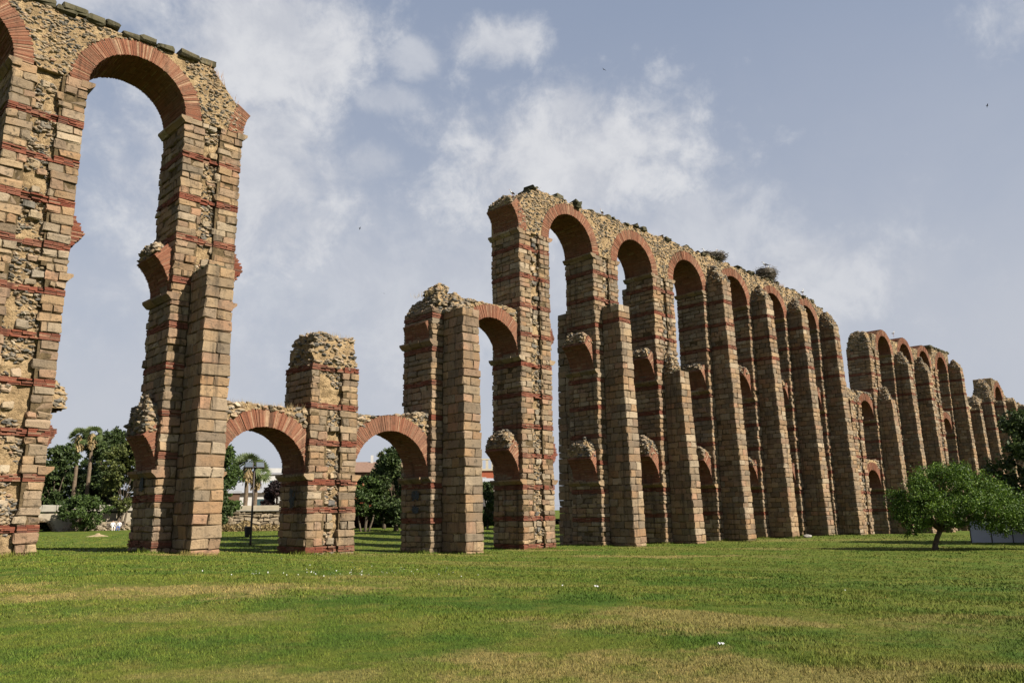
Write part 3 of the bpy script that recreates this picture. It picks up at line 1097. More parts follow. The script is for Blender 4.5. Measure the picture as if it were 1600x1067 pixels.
pier(aqueduct, PS[2], PW[2], -.65, 13.35, RB, 'squat pier with a full buttress and a heap of rubble on top', 280,
     but=(.84, 2.16, 2.05, 1.7, 13.2), imposts=[(Z1, 1, 1), (Z2, 1, 1)],
     rag=[(.15, 2.9, .15, 2.6, 13.2, 14.25, dict(taper=.2, amp=.22, top_amp=.3, drop=.3)), (.5, 1.45, .1, 1.7, 13.6, 15.0, dict(taper=.22, amp=.26, top_amp=.35)), (1.3, 2.4, -.3, .9, 13.5, 14.6, dict(taper=.3, amp=.22)), (.9, 2.1, -1.4, .2, 13.1, 13.7, dict(taper=.3, amp=.15))])
pier(aqueduct, PS[3], PW[3], -.78, Z3, [-.55] + RB, 'tall end pier of the arcade with a long strip of bare rubble core', 300,
     strip=[(-1, 20.2, 1.05, 1.95)], imposts=[(Z1, 1, 1), (Z2, 1, 1), (Z3, 1, 1)])
far_bands = [15.0, 17.0, 19.0]
pier(aqueduct, PS[4], PW[4], -.82, Z3, [b - .2 for b in RB], 'arcade pier with a buttress stopping short of the arches', 200,
     but=(.85, 2.15, 2.1, 1.5, 16.1, [14.95]), strip=[(16.0, 20.2, 1.15, 1.85)], imposts=[(Z1, 1, 1), (Z2, 1, 1), (Z3, 1, 1)], back=(16.3, 2.0))
pier(aqueduct, PS[5], PW[5], -.94, Z3, RB, 'arcade pier with a low stepped buttress', 140,
     but=(.85, 2.15, 2.1, 1.45, 12.1), strip=[(12.0, 20.2, 1.1, 1.85)], imposts=[(Z1, 1, 1), (Z2, 1, 1), (Z3, 1, 1)], back=(19.6, 1.2),
     rag=[(.9, 2.1, -.75, .3, 11.9, 13.7, dict(taper=.3, amp=.12))])
for n, tops in ((6, 20.9), (7, 20.6), (8, 20.7), (9, 20.4)):
    pier(aqueduct, PS[n], PW[n], -1.0 if n < 9 else -1.1, Z3, [b + random.uniform(-.1, .1) for b in RB],
         {6: 'arcade pier beneath the flat stork nest with a full buttress', 7: 'arcade pier beneath the domed stork nest with a full buttress', 8: 'arcade pier next to the last with a full buttress', 9: 'last pier of the tall arcade with a full buttress'}[n], 90 if n == 6 else 0,
         but=(.8, 2.2, 2.1, 1.4, tops, far_bands), imposts=[(Z1, 1, 1), (Z2, 1, 1), (Z3, 1, 1)], back=(14, 1.6),
         rag=[(.75, 2.25, -1.25, .3, tops - .1, tops + 1.5, dict(taper=.55, amp=.2))])

# intact arches of the near run


def top_ab(s):
    return float(np.interp(s, [-20, -6, 0, 1.0, 1.5, 2.0, 2.7, 2.86, 3.0], [22.9, 22.95, 23.05, 23.1, 22.75, 22.1, 21.45, 20.9, 20.1]))


def top_ek(s):
    return float(np.interp(s, [22.3, 22.5, 23.1, 24.2, 25, 40, 60, 66, 68.3, 69.6, 70.4], [21.5, 22.0, 22.9, 23.4, 23.35, 23.45, 23.4, 23.2, 22.7, 22.2, 21.0])) + .2 * nz(s, 0, 0, .8) + .16 * nz(s, 4, 0, 2.6)


arch(aqueduct, RT(-2), PS[-1], Z3, top_ab, 'high arch cut by the frame edge', R_TOP, .02, left=1.4, right=1.42, coping=(RT(-2) - 1, PS[-1] + 1.4, 22.9))
arch(aqueduct, RT(-1), PS[0], Z3, top_ab, 'high brick arch topped with a row of mossy coping stones', R_TOP, .02, left=1.43, right=2.86, coping=(PS[-1] + 1.45, PS[0] + 1.0, 23.0))
arch(aqueduct, RT(0), PS[1], Z1, lambda s: 6.72 + .12 * nz(s, 3, 1, 1.2), 'low brick arch between the near tall pier and the short pier')
arch(aqueduct, RT(1), PS[2], Z1, lambda s: 6.75 + .1 * nz(s, 5, 1, 1.2) + (.35 if s > PS[2] - 1.0 else 0), 'low brick arch between the short pier and the squat pier')
arch(aqueduct, RT(2), PS[3], Z2, lambda s: 14.5 + .06 * nz(s, 7, 1, 1.2), 'middle brick arch against the tall end pier')
for n in range(3, 9):
    arch(aqueduct, RT(n), PS[n + 1], Z3, top_ek, ['first', 'second', 'third', 'fourth', 'fifth', 'sixth'][n - 3] + ' high arch of the tall arcade, counted from its broken end', R_TOP, .02,
         left=1.475 if n > 3 else 2.95, right=1.475 if n < 8 else 2.95)
# broken haunches
stub(aqueduct, RT(0), 1, Z3, .55, 'stub of the fallen high arch', t=.75, recess=.02, fill=0)
beak(aqueduct, RT(-1), 1, 12.55, 13.25, 13.95, .5)
beak(aqueduct, RT(0), 1, 12.4, 13.1, 13.9, .5)
beak(aqueduct, RT(-1), 1, 4.35, 4.95, 5.15, .32)
mb = MB()
rubble_mass(mb, RT(-1) - .05, RT(-1) + .5, .2, 2.2, 5.9, 7.1, taper=.35, amp=.12)
mb.build('rubble_stub', ['mortar', 'rubble'], aqueduct, stuff=True)
stub(aqueduct, PS[0], -1, Z2, .86, 'brick haunch of a fallen arch', fill=.25)
stub(aqueduct, PS[0], -1, Z1, .75, 'brick haunch of a fallen arch under lumps of rubble', fill=1.2)
stub(aqueduct, PS[2], -1, Z2, .5, 'brick haunch of a fallen arch', fill=0)
stub(aqueduct, PS[3], -1, Z3, .8, 'broken high arch at the end of the arcade', t=.75, recess=.02, fill=.3)
stub(aqueduct, PS[3], -1, Z1, .95, 'brick haunch of a fallen arch under lumps of rubble', fill=.7)
beak(aqueduct, RT(3), 1, 12.3, 12.95, 13.9, .5)
beak(aqueduct, RT(3), 1, 4.4, 5.2, 6.2, .5)
for n in range(4, 10):
    stub(aqueduct, PS[n], -1, Z2, 1.0 + random.uniform(-.22, .14), 'brick haunch of a fallen middle arch', fill=random.uniform(.1, .6))
    stub(aqueduct, PS[n], -1, Z1, 1.0 + random.uniform(-.25, .14), 'brick haunch of a fallen low arch', fill=random.uniform(.15, .8))
mb = MB()                                                                     # loose stones along the top
for s in np.arange(23.5, 69.5, .55):
    if random.random() < .86:
        L = random.uniform(.3, .75)
        mb.add(bevel_verts(L, random.uniform(.5, 1.3), random.uniform(.14, .42), .08, .05) + np.array([s, random.uniform(.2, .9), top_ek(s) + .06]), BF)
mb.build('coping_remains', 'mossy', aqueduct, stuff=True)
mb = MB()                                                                     # weeds on the top
for s in list(np.arange(23.2, 70, .12)) + list(rng.uniform(1.0, 2.6, 60)) + list(rng.uniform(56.5, 60.5, 160)):
    if nz(s, 3, 3, .7) < -.05:
        continue
    zt = top_ek(s) if s > 20 else top_ab(s)
    y = random.uniform(0, .9)
    for k in range(4):
        a, b = random.gauss(0, .12), random.gauss(0, .12)
        hgt = random.uniform(.08, .34)
        mb.add([(s + a - .012, y + b, zt - .05), (s + a + .012, y + b, zt - .05), (s + a + random.gauss(0, .08), y + b + random.gauss(0, .08), zt + hgt)], [[0, 1, 2]])
mb.build('weeds', 'rust_weed', aqueduct, stuff=True)
mb = MB()                                                                     # dry tufts on the short pier, the squat pier and the low arches
for s, y, z in [(RT(1) - 2.5 + random.uniform(0, 2), random.uniform(.2, 2), 10.75) for _ in range(60)] + [(RT(0) + random.uniform(0, 4.3), random.uniform(.3, 2.2), 6.75) for _ in range(160)] + [(PS[2] + random.uniform(0, 2), random.uniform(.2, 2), 14.4) for _ in range(40)]:
    for k in range(3):
        a, b = random.gauss(0, .1), random.gauss(0, .1)
        mb.add([(s + a - .01, y + b, z - .1), (s + a + .01, y + b, z - .1), (s + a + random.gauss(0, .1), y + b, z + random.uniform(.05, .35))], [[0, 1, 2]])
mb.build('dry_tufts', 'dry_stalk', aqueduct, stuff=True)

# middle run, behind the last arcade pier
run2 = empty('aqueduct', (AX, AY, 0), math.pi / 2 - AQ_ANG)
tag(run2, 'shorter aqueduct run with three scalloped red arches beyond the tall arcade', 'aqueduct', 'runs of the ruined aqueduct')
P2 = {10: 74.2, 11: 81.2, 12: 88.3, 13: 95.4, 14: 102.5, 15: 109.5, 16: 116.5}
W2 = 2.85
pier(run2, P2[10], W2, -1.4, 13.2, RB, 'low ruined pier of bare rubble and brick', 0, strip=[(-2, 13.3, 1.0, 1.9)], imposts=[(Z1, 1, 1), (Z2, 1, 1)],
     rag=[(-.4, 2.85, .2, 2.6, 13.1, 14.5, dict(taper=.2, amp=.15))])
pier(run2, P2[11], W2, -1.5, Z3, RB, 'pier at the start of the scalloped arches', 0, but=(.8, 2.1, 2.1, 1.6, 13.7, far_bands[:0]), strip=[(13.6, 20.2, 1.0, 1.8)], imposts=[(Z1, 1, 1), (Z2, 1, 1)],
     rag=[(.05, 2.6, .1, 2.6, 19.9, 22.1, dict(taper=.12, amp=.2)), (1.0, 2.1, -1.2, .2, 13.5, 15.3, dict(taper=.5, amp=.15))])
for n in (12, 13):
    pier(run2, P2[n], W2, -1.6, Z3, RB, 'buttressed pier under the scalloped arches' if n == 12 else 'buttressed pier with a rubble crest under the scalloped arches', 0,
         but=(.8, 2.1, 2.1, 1.5, 18.8, far_bands[:2]), imposts=[(Z2, 1, 1), (Z3, 1, 1)], rag=[(.8, 2.1, -1.3, .3, 18.7, 20.3, dict(taper=.5, amp=.2))])
pier(run2, P2[14], W2, -1.8, Z3, RB, 'pier of the short run with its buttress lost', 0, strip=[(-2, 20.2, .9, 1.9)], imposts=[(Z1, 1, 1), (Z2, 1, 1), (Z3, 1, 1)])
pier(run2, P2[15], W2, -1.9, Z3, RB, 'last tall buttressed pier of the short run', 0, but=(.8, 2.1, 2.1, 1.5, 20.8, far_bands), imposts=[(Z1, 1, 1), (Z2, 1, 1), (Z3, 1, 1)],
     rag=[(.1, 2.7, .1, 2.6, 19.9, 22.6, dict(taper=.25, amp=.2)), (.8, 2.1, -1.3, .3, 20.7, 22.2, dict(taper=.5, amp=.2))])
pier(run2, P2[16], W2, -2.0, 15.6, RB, 'low stepped pier closing the short run', 0, but=(.8, 2.1, 2.1, 1.5, 15.4, far_bands[:1]), rag=[(.1, 2.7, .1, 2.6, 15.5, 16.9, dict(taper=.3, amp=.2))])
arch(run2, P2[10] + W2, P2[11], Z2, lambda s: 14.45, 'middle arch at the start of the short run')
arch(run2, P2[10] + W2, P2[11], Z1, lambda s: 6.7, 'low arch at the start of the short run')
scal = lambda s: 21.9 + .12 * nz(s, 2, 2, 1.1)
for n in (11, 12, 13):
    arch(run2, P2[n] + W2, P2[n + 1], Z3 - .1, scal, ['nearest', 'middle', 'farthest'][n - 11] + ' of the three scalloped red arches', R_TOP, .02, left=1.42, right=1.42)
arch(run2, P2[14] + W2, P2[15], Z3, lambda s: 23.0 + .15 * nz(s, 4, 4, .9), 'high arch under a slab of old channel', R_TOP, .02, left=1.42, right=1.42, coping=(P2[14] + .8, P2[15] + 1.4, 23.0))
arch(run2, P2[14] + W2, P2[15], Z2, lambda s: 14.4, 'middle arch at the end of the short run')
for n in (12, 13, 14):
    stub(run2, P2[n], -1, Z2, 1.0, 'brick haunch of a fallen middle arch', fill=.3)

# far run, at the frame's edge
run3 = empty('aqueduct', (AX, AY, 0), math.pi / 2 - AQ_ANG)
tag(run3, 'farthest crumbling aqueduct run with one broken arch, behind the dark tree', 'aqueduct', 'runs of the ruined aqueduct')
P3 = {17: 123.2, 18: 130.2, 19: 137.2, 20: 144.2, 21: 151.2}
for n, (zt, rg) in {17: (16.8, 1.4), 18: (18.2, 1.6), 19: (18.9, 1.2), 20: (18.6, 1.2), 21: (18.4, .8)}.items():
    if n == 18:
        rg = 3.2
    pier(run3, P3[n], W2, -2.1, zt, RB, ['first', 'second', 'third', 'fourth', 'fifth'][n - 17] + ' pier of the far run', 0, but=(.8, 2.1, 2.1, 1.5, zt - .5, [12.9, 14.9, 16.9]),
         rag=[(.1, 2.8, .1, 2.6, zt - .1, zt + rg, dict(taper=.3, amp=.25))])
arch(run3, P3[18] + W2, P3[19], 18.6, lambda s: float(np.interp(s, [130, 132, 136, 138.5], [20.6, 21.8, 21.6, 20.2])) + .2 * nz(s, 1, 1, 1), 'broken arch of the far run', R_TOP, .02, left=1.2, right=1.4)


# ------------------------------------------------------------------ storks and nests
def tube(mb, pts, radii, sides=6, m=0):
    pts = [Vector(p) for p in pts]
    V, F = [], []
    for i, p in enumerate(pts):
        d = (pts[min(i + 1, len(pts) - 1)] - pts[max(i - 1, 0)]).normalized()
        u = d.orthogonal().normalized()
        if i:
            u = (prev - d * prev.dot(d)).normalized()
        prev = u
        v = d.cross(u)
        for k in range(sides):
            a = 2 * math.pi * k / sides
            V.append(p + (u * math.cos(a) + v * math.sin(a)) * radii[i])
    for i in range(len(pts) - 1):
        for k in range(sides):
            F.append([i * sides + k, i * sides + (k + 1) % sides, (i + 1) * sides + (k + 1) % sides, (i + 1) * sides + k])
    F.append(list(range(sides))[::-1])
    F.append([(len(pts) - 1) * sides + k for k in range(sides)])
    mb.add([tuple(v) for v in V], F, m)


def stork(loc, heading, label, size=.95, group='storks on the aqueduct', sitting=False):
    o = empty('stork', loc, heading)
    tag(o, label, 'stork', group)
    k = size
    base = .0 if sitting else .42
    mb = MB()
    tube(mb, [(x * k, 0, (base + z) * k) for x, z in ((-.30, .10), (-.18, .15), (0, .20), (.14, .26), (.20, .34), (.22, .46), (.25, .55), (.30, .58), (.34, .575))],
         [r * k for r in (.02, .075, .115, .10, .06, .035, .032, .045, .02)], 8)
    mb.build('body', 'stork_white', o, smooth=True)
    mb = MB()
    for s in (-1, 1):
        tube(mb, [(.08 * k, s * .10 * k, (base + .24) * k), (-.08 * k, s * .115 * k, (base + .20) * k), (-.26 * k, s * .08 * k, (base + .11) * k), (-.42 * k, s * .03 * k, (base + .05) * k)],
             [.03 * k, .075 * k, .06 * k, .012 * k], 6)
    mb.build('wings', 'stork_black', o, smooth=True)
    mb = MB()
    tube(mb, [(.33 * k, 0, (base + .575) * k), (.52 * k, 0, (base + .53) * k)], [.02 * k, .004 * k], 5)
    mb.build('bill', 'stork_red', o)
    if not sitting:
        for s in (-1, 1):
            mb = MB()
            tube(mb, [(-.02 * k, s * .05 * k, .56 * k), (-.04 * k, s * .05 * k, .28 * k), (0, s * .05 * k, .0), (.09 * k, s * .05 * k, .0)], [.022 * k, .013 * k, .012 * k, .008 * k], 5)
            mb.build('leg', 'stork_red', o)
    return o


def nest(loc, r, h, label):
    mb = MB()
    for _ in range(520):
        a = random.uniform(0, 2 * math.pi)
        q = random.random() ** .5
        zz = random.random()
        rr = r * (.62 + .42 * math.sin(zz * 2.2)) * (q if zz > .8 else random.uniform(.7, 1))
        p = Vector((rr * math.cos(a), rr * math.sin(a), zz * h))
        d = Vector((-math.sin(a) + random.gauss(0, .5), math.cos(a) + random.gauss(0, .5), random.gauss(0, .25))).normalized() * random.uniform(.18, .42)
        tube(mb, [p - d, p + d], [.016, .008], 4)
    tube(mb, [(0, 0, 0), (0, 0, h * .3), (0, 0, h * .6), (0, 0, h * .9)], [r * .5, r * .72, r * .88, r * .8], 14)
    o = mb.build('stork_nest', 'twig')
    o.location = loc
    tag(o, label, 'nest', 'stork nests')
    return o


nest(aq(58.6, .9, top_ek(58.6) + .1), 1.15, 1.6, 'tall domed stick nest on the arcade top')
stork(aq(58.3, .7, top_ek(58.3) + 1.55), 2.6, 'stork standing upright on the domed nest', .8, sitting=False)
stork(aq(58.9, .9, top_ek(58.9) + 1.6), -.4, 'stork settled low on the domed nest', .95, sitting=True)
nest(aq(48.2, .8, top_ek(48.2) - .05), 1.4, .75, 'wide flat stick nest on the arcade top')
stork(aq(47.3, .8, top_ek(47.3) + .7), 2.7, 'dark-winged stork stooping at the edge of the flat nest', .9, sitting=True)
stork(aq(48.4, .6, top_ek(48.4) + .7), .3, 'dark-winged stork settled on the middle of the flat nest', .95, sitting=True)
stork(aq(65.8, .5, top_ek(65.8) + .1), .9, 'lone stork standing near the far end of the arcade', .95)
stork(aq(23.0, 1.2, top_ek(23.0) + .1), -2.6, 'dark bird perched on the broken end of the arcade', .55, 'birds on the aqueduct')
stork(aq(32.0, .5, top_ek(32.0) + .2), -2.2, 'dark bird perched above the second arcade arch', .55, 'birds on the aqueduct')
stork(aq(91.6, .6, 22.85), .6, 'bird perched on the middle scalloped arch', .8, 'birds on the aqueduct')


def flying_bird(loc, span, heading, label):
    mb = MB()
    k = span / 2
    mb.add([(0, .16 * k, 0), (0, -.16 * k, 0), (.55 * k, .10 * k, .16 * k), (.55 * k, -.10 * k, .16 * k), (k, -.12 * k, .04 * k), (-.55 * k, .10 * k, .16 * k), (-.55 * k, -.10 * k, .16 * k), (-k, -.12 * k, .04 * k)],
           [[0, 1, 3, 2], [2, 3, 4], [0, 5, 6, 1], [5, 7, 6]])
    tube(mb, [(0, -.38 * k, 0), (0, -.1 * k, 0), (0, .2 * k, .01), (0, .42 * k, .02)], [.02 * k, .09 * k, .09 * k, .02 * k], 6)
    o = mb.build('flying_bird', 'stork_black')
    o.location = loc
    o.rotation_euler = (.2, .3, heading)
    tag(o, label, 'bird', 'birds in flight')


flying_bird((8.0, 59.5, 37.6), .5, .6, 'dark bird flying high above the tall arcade')
flying_bird((44.3, 66.6, 37.7), .6, 1.2, 'dark bird flying high near the corner of the sky')
flying_bird((-13.3, 78.9, 23.9), .6, .2, 'dark bird flying just left of the squat pier top')
flying_bird((-15.9, 78.4, 30.9), .6, 2.0, 'dark bird flying above the short broken pier')


# ------------------------------------------------------------------ trees
def make_leaves(mb, pts, size, aspect=.55, jit=.35):
    pts = np.asarray(pts)
    N = len(pts)
    Rm = rand_rot(N)
    s = size * rng.uniform(1 - jit, 1 + jit, N)
    base = np.array([(-.5, 0, 0), (0, -aspect / 2, .06), (.5, 0, 0), (0, aspect / 2, .06)])
    V = np.einsum('nij,kj->nki', Rm, base) * s[:, None, None] + pts[:, None]
    mb.add_many(V, [(0, 1, 2, 3)])


def blob_points(blobs, count, shell=.55):
    vol = np.array([b[3] * b[4] * b[5] for b in blobs]) ** .75
    per = (count * vol / vol.sum()).astype(int)
    out = []
    for (x, y, z, rx, ry, rz), n in zip(blobs, per):
        per_c = 16 if n > 64 else 1
        tot, n = n, max(4, n // per_c)
        d = rng.normal(size=(n, 3))
        d /= np.linalg.norm(d, axis=1)[:, None]
        r = shell + (1 - shell) * rng.random(n) ** .7
        r = r * (1 + .22 * np.array([nz(*(v * 1.7 + np.array([x, y, z]))) for v in d]))
        C = d * r[:, None] * np.array([rx, ry, rz]) + np.array([x, y, z])
        k = rng.integers(0, n, tot)
        out.append(C[k] + rng.normal(0, .13 * min(1.2, rx) + .03, (tot, 3)) * np.array([1, 1, .7]))
    return np.concatenate(out)


def tree(name, loc, label, height, spread, leaf, count, size, trunk_h=.3, trunk_r=.16, lean=(0, 0), group=None, nb=26, flat=.8, low=.25, cat='tree', stems=1, seed=0):
    rs = random.Random(seed or int(abs(loc[0] * 131 + loc[1] * 17)))
    o = empty(name, loc)
    tag(o, label, cat, group)
    th = height * trunk_h
    top = Vector((lean[0], lean[1], th))
    mb = MB()
    blobs = []
    for k in range(nb):
        a = rs.uniform(0, 2 * math.pi)
        q = rs.random() ** .55
        zz = rs.uniform(low, 1)
        prof = math.sin(math.pi * min(1, max(.12, .15 + .8 * (zz - low) / (1 - low)))) ** .7
        rr = spread * .78 * q * prof
        br = spread * rs.uniform(.2, .36)
        blobs.append((lean[0] * 1.6 + rr * math.cos(a), lean[1] * 1.6 + rr * math.sin(a), min(height * zz, height - br * flat * .8), br, br, br * flat))
    for s in range(stems):
        ox = rs.uniform(-.5, .5) * (stems > 1)
        tube(mb, [(ox, 0, -.2), (ox * 1.5 + lean[0] * .15, lean[1] * .2, th * .3), (ox * 2 + lean[0] * .6, lean[1] * .6, th * .7), (ox * 2.2 + top.x, top.y, th)],
             [trunk_r * 1.35, trunk_r, trunk_r * .85, trunk_r * .75], 8)
    for b in blobs[:14]:
        mid = Vector((top.x + (b[0] - top.x) * .45, top.y + (b[1] - top.y) * .45, th + (b[2] - th) * .55 + .15))
        tube(mb, [top - Vector((0, 0, th * .12)), mid, Vector(b[:3])], [trunk_r * .38, trunk_r * .2, trunk_r * .08], 5)
    mb.build('trunk', 'bark', o, smooth=True)
    mb = MB()
    make_leaves(mb, blob_points(blobs, int(count * 1.5)), size * 1.05)
    mb.build('crown', leaf, o)
    return o


def polar(deg, dist):
    a = R(deg)
    x, y = dist * math.sin(a), dist * math.cos(a)
    return (x, y, ground_z(x, y))


# the tree on the lawn
o = empty('lawn_tree', (24.77, 47.86, -.96))
tag(o, 'small spreading green tree with a leaning trunk on the open lawn', 'tree')
mb = MB()
tube(mb, [(0, 0, -.2), (.05, 0, .3), (.22, -.05, .8), (.5, -.15, 1.3)], [.22, .16, .14, .13], 9)
limbs = [(-2.0, -.4, 2.3), (-.8, 1.2, 3.2), (1.0, -1.0, 3.7), (2.6, .3, 3.3), (4.2, -.4, 2.6), (1.6, 1.8, 3.4), (.2, -2.2, 2.8), (3.4, -1.8, 2.4), (-1.4, -1.6, 2.0)]
for x, y, z in limbs:
    tube(mb, [(.4, -.1, 1.15), (.4 + (x - .4) * .4, y * .4, 1.2 + (z - 1.2) * .6), (x, y, z)], [.12, .07, .025], 6)
mb.build('trunk', 'bark', o, smooth=True)
mb = MB()
bl = []
for x, y, z, r in [(-1.6, -.6, 2.2, .9), (-1.2, .5, 2.8, .95), (-.9, -1.0, 3.4, 1.0), (.2, 0, 4.1, 1.05), (1.2, -.9, 4.35, .95), (2.1, .6, 4.15, 1.05), (3.0, -.6, 3.7, 1.0), (4.0, .2, 3.2, 1.05), (4.9, -.5, 2.7, .95),
                   (5.4, .3, 2.0, .9), (4.4, -1.2, 2.0, .9), (3.2, -1.6, 2.3, 1.0), (2.2, -2.0, 2.7, .95), (1.0, -2.2, 2.6, .9), (-.3, -2.0, 2.3, .9), (-1.6, -1.3, 1.6, .75), (-1.85, -.9, 1.05, .45), (-1.0, .6, 2.0, .9),
                   (.7, 1.8, 2.9, 1.0), (2.2, 2.0, 2.9, 1.0), (3.6, 1.5, 2.5, 1.0), (1.7, -.6, 3.2, 1.2), (0, -.6, 2.8, 1.1), (3.2, 0, 2.6, 1.1), (2.6, -1.4, 1.5, .6), (4.8, -.8, 1.35, .55), (6.2, -.3, 2.2, .8), (-2.0, -.3, 2.5, .6), (3.4, -1.0, 1.4, .7), (5.6, -.6, 1.4, .7), (6.6, -.2, 1.6, .8), (.9, -1.2, 1.9, .7), (-.4, 0, 3.9, .8), (7.2, .2, 2.0, .8), (-.9, -.9, 1.7, .7), (.3, -1.6, 1.5, .55), (1.7, -1.5, 1.6, .6), (1.9, .9, 1.7, .7), (3.9, -.4, 1.2, .55), (6.2, -.7, 1.1, .6), (2.9, .6, 4.3, .7), (-1.9, .4, 3.2, .6), (.9, .3, 4.7, .6), (2.0, -.3, 4.75, .5)]:
    bl.append((x, y, z, r, r, r * .8))
make_leaves(mb, blob_points(bl, 46000, .3), .135, .5)
mb.build('crown', 'leaf_bright', o)

G1 = 'trees beyond the first gap'
tree('evergreen_tree', polar(-29.9, 126), 'dark broad tree left of the palms, closest to the near pier', 11.4, 4.4, 'leaf_dark', 7000, .42, .2, .3, group=G1, nb=34, low=.05)
tree('evergreen_tree', polar(-31.2, 130), 'dark tree half hidden behind the near pier', 11.0, 4.8, 'leaf_dark', 5000, .45, .2, .3, group=G1, nb=26, low=.1)
tree('evergreen_tree', polar(-26.85, 130), 'tallest dark tree with a feathery top right of the palms', 14.4, 5.4, 'leaf_dark', 10000, .42, .2, .35, group=G1, nb=42, low=.05)
tree('evergreen_tree', polar(-28.2, 138), 'dark tree filling the space under the palms', 10.8, 5.6, 'leaf_dark', 7500, .45, .2, .3, group=G1, nb=34, low=.03)
tree('evergreen_tree', polar(-28.7, 150), 'far dark tree glimpsed low between the palm trunks', 9.0, 6.0, 'leaf_dark', 7000, .5, .15, .3, group=G1, nb=36, low=.02)
tree('evergreen_tree', polar(-30.6, 148), 'far dark tree glimpsed beside the near pier', 10.5, 6.0, 'leaf_dark', 6000, .5, .15, .3, group=G1, nb=34, low=.02)
tree('olive_tree', polar(-26.1, 121), 'light olive-green tree with bare stems beside the seated people', 12.0, 3.9, 'leaf_olive', 7500, .34, .25, .16, group=G1, nb=30, low=.25, stems=4)
tree('bushy_tree', polar(-24.6, 124), 'green tree seen at the edge of the buttressed pier', 11.0, 4.5, 'leaf_green', 5500, .4, .2, .25, group=G1, nb=26, low=.15)
tree('spreading_bush', polar(-28.35, 118), 'low spreading green bush before the old bridge', 4.6, 3.6, 'leaf_green', 5200, .28, .2, .12, group=G1, nb=26, low=.15, flat=.6, stems=3)
tree('leafy_tree', polar(-20.2, 97), 'tall leafy tree at the edge of the first low arch', 9.6, 2.9, 'leaf_green', 7500, .3, .2, .22, group='trees seen through the low arches', nb=30, low=.2)
tree('clipped_bush', polar(-20.3, 90), 'dense dark bush under the leafy tree by the first low arch', 5.3, 2.0, 'leaf_dark', 4500, .26, .1, .12, group='trees seen through the low arches', nb=22, low=.08)
tree('plum_tree', polar(-16.55, 108), 'dark purple-leaved tree before the white house', 6.1, 2.4, 'leaf_purple', 4200, .3, .4, .14, group='trees seen through the low arches', nb=22, low=.42)
tree('pine_tree', polar(-8.35, 86), 'large dark tree filling the second low arch', 8.8, 3.6, 'leaf_dark', 9500, .3, .15, .25, group='trees seen through the low arches', nb=36, low=.08)
tree('pine_tree', polar(-10.6, 84), 'smaller bush-like tree with a bare stem behind the short pier', 5.6, 2.3, 'leaf_green', 5500, .26, .3, .1, group='trees seen through the low arches', nb=24, low=.28, stems=4)
tree('pine_tree', polar(-9.2, 96), 'yellow-topped tree behind the large dark tree', 9.8, 2.8, 'leaf_olive', 4000, .3, .2, .2, group='trees seen through the low arches', nb=22, low=.3)
tree('slender_tree', polar(-1.9, 86), 'narrow dark tree in the slot beside the squat pier', 4.9, 1.7, 'leaf_dark', 4500, .24, .1, .12, group='trees seen through the low arches', nb=24, low=.05)
tree('slender_tree', polar(-3.6, 95), 'dark tree hidden mostly by the squat buttress', 6.5, 2.8, 'leaf_dark', 4500, .28, .1, .12, group='trees seen through the low arches', nb=24, low=.05)
tree('shade_tree', polar(33.2, 67), 'tall dark tree at the frame edge before the far aqueduct run', 8.9, 4.2, 'leaf_dark', 15000, .26, .2, .25, nb=44, low=.12)
tree('shade_tree', polar(36.0, 66), 'second dark tree at the frame edge behind the fence', 9.0, 4.0, 'leaf_dark', 8000, .3, .2, .25, nb=30, low=.1)


def palm(loc, h, label, r=1.9, group='fan palms'):
    o = empty('palm_tree', loc)
    tag(o, label, 'palm', group)
    mb = MB()
    pts = [(0.02 * math.sin(k * .9), 0, -.2 + (h + .2) * k / 14) for k in range(15)]
    tube(mb, pts, [.30 - .008 * k + (.02 if k % 2 else 0) for k in range(15)], 9)
    mb.build('trunk', 'palm_bark', o)
    green, dead = MB(), MB()
    for k in range(46):
        a = random.uniform(0, 2 * math.pi)
        e = random.uniform(-.75, 1.35)
        d = Vector((math.cos(a) * math.cos(e), math.sin(a) * math.cos(e), math.sin(e)))
        side = d.orthogonal().normalized()
        up = d.cross(side)
        st = Vector((0, 0, h))
        L = r * random.uniform(.45, .6)
        hub = st + d * L
        for b in range(7):
            th = (b - 3) * .34
            dr = (d * math.cos(th) + side * math.sin(th)).normalized()
            tip = hub + dr * r * .52 + Vector((0, 0, -.22 * r * .5))
            wv = up.cross(dr).normalized() * .15
            green.add([tuple(hub - wv), tuple(hub + wv), tuple(tip)], [[0, 1, 2]])
        wv = up * .02
        green.add([tuple(st - wv), tuple(st + wv), tuple(hub)], [[0, 1, 2]])
    for k in range(260):
        a = random.uniform(0, 2 * math.pi)
        z = h - random.uniform(.1, 1.5)
        rr = .3 + random.uniform(.1, .5)
        p, q = Vector((.28 * math.cos(a), .28 * math.sin(a), z + .3)), Vector((rr * math.cos(a), rr * math.sin(a), z - random.uniform(.3, .8)))
        wv = Vector((-math.sin(a), math.cos(a), 0)) * .06
        dead.add([tuple(p - wv), tuple(p + wv), tuple(q + wv), tuple(q - wv)], [[0, 1, 2, 3]])
    green.build('crown', 'palm_leaf', o)
    dead.build('dead_skirt', 'dry_stalk', o, stuff=True)


palm(polar(-28.9, 127), 12.9, 'left of the two tall fan palms above the dark trees', 1.5)
palm(polar(-28.15, 127), 13.2, 'right of the two tall fan palms above the dark trees', 1.5)
palm(polar(-18.55, 101), 7.5, 'taller fan palm beside the lamp post, seen through the first low arch', 2.1)
palm(polar(-17.95, 102), 6.8, 'shorter fan palm just behind the lamp post', 1.9)

# ------------------------------------------------------------------ field walls, bridge and terrace
def facing(deg, dist):
    """an axis that runs across the line of sight at that bearing"""
    return polar(deg, dist), -R(deg)


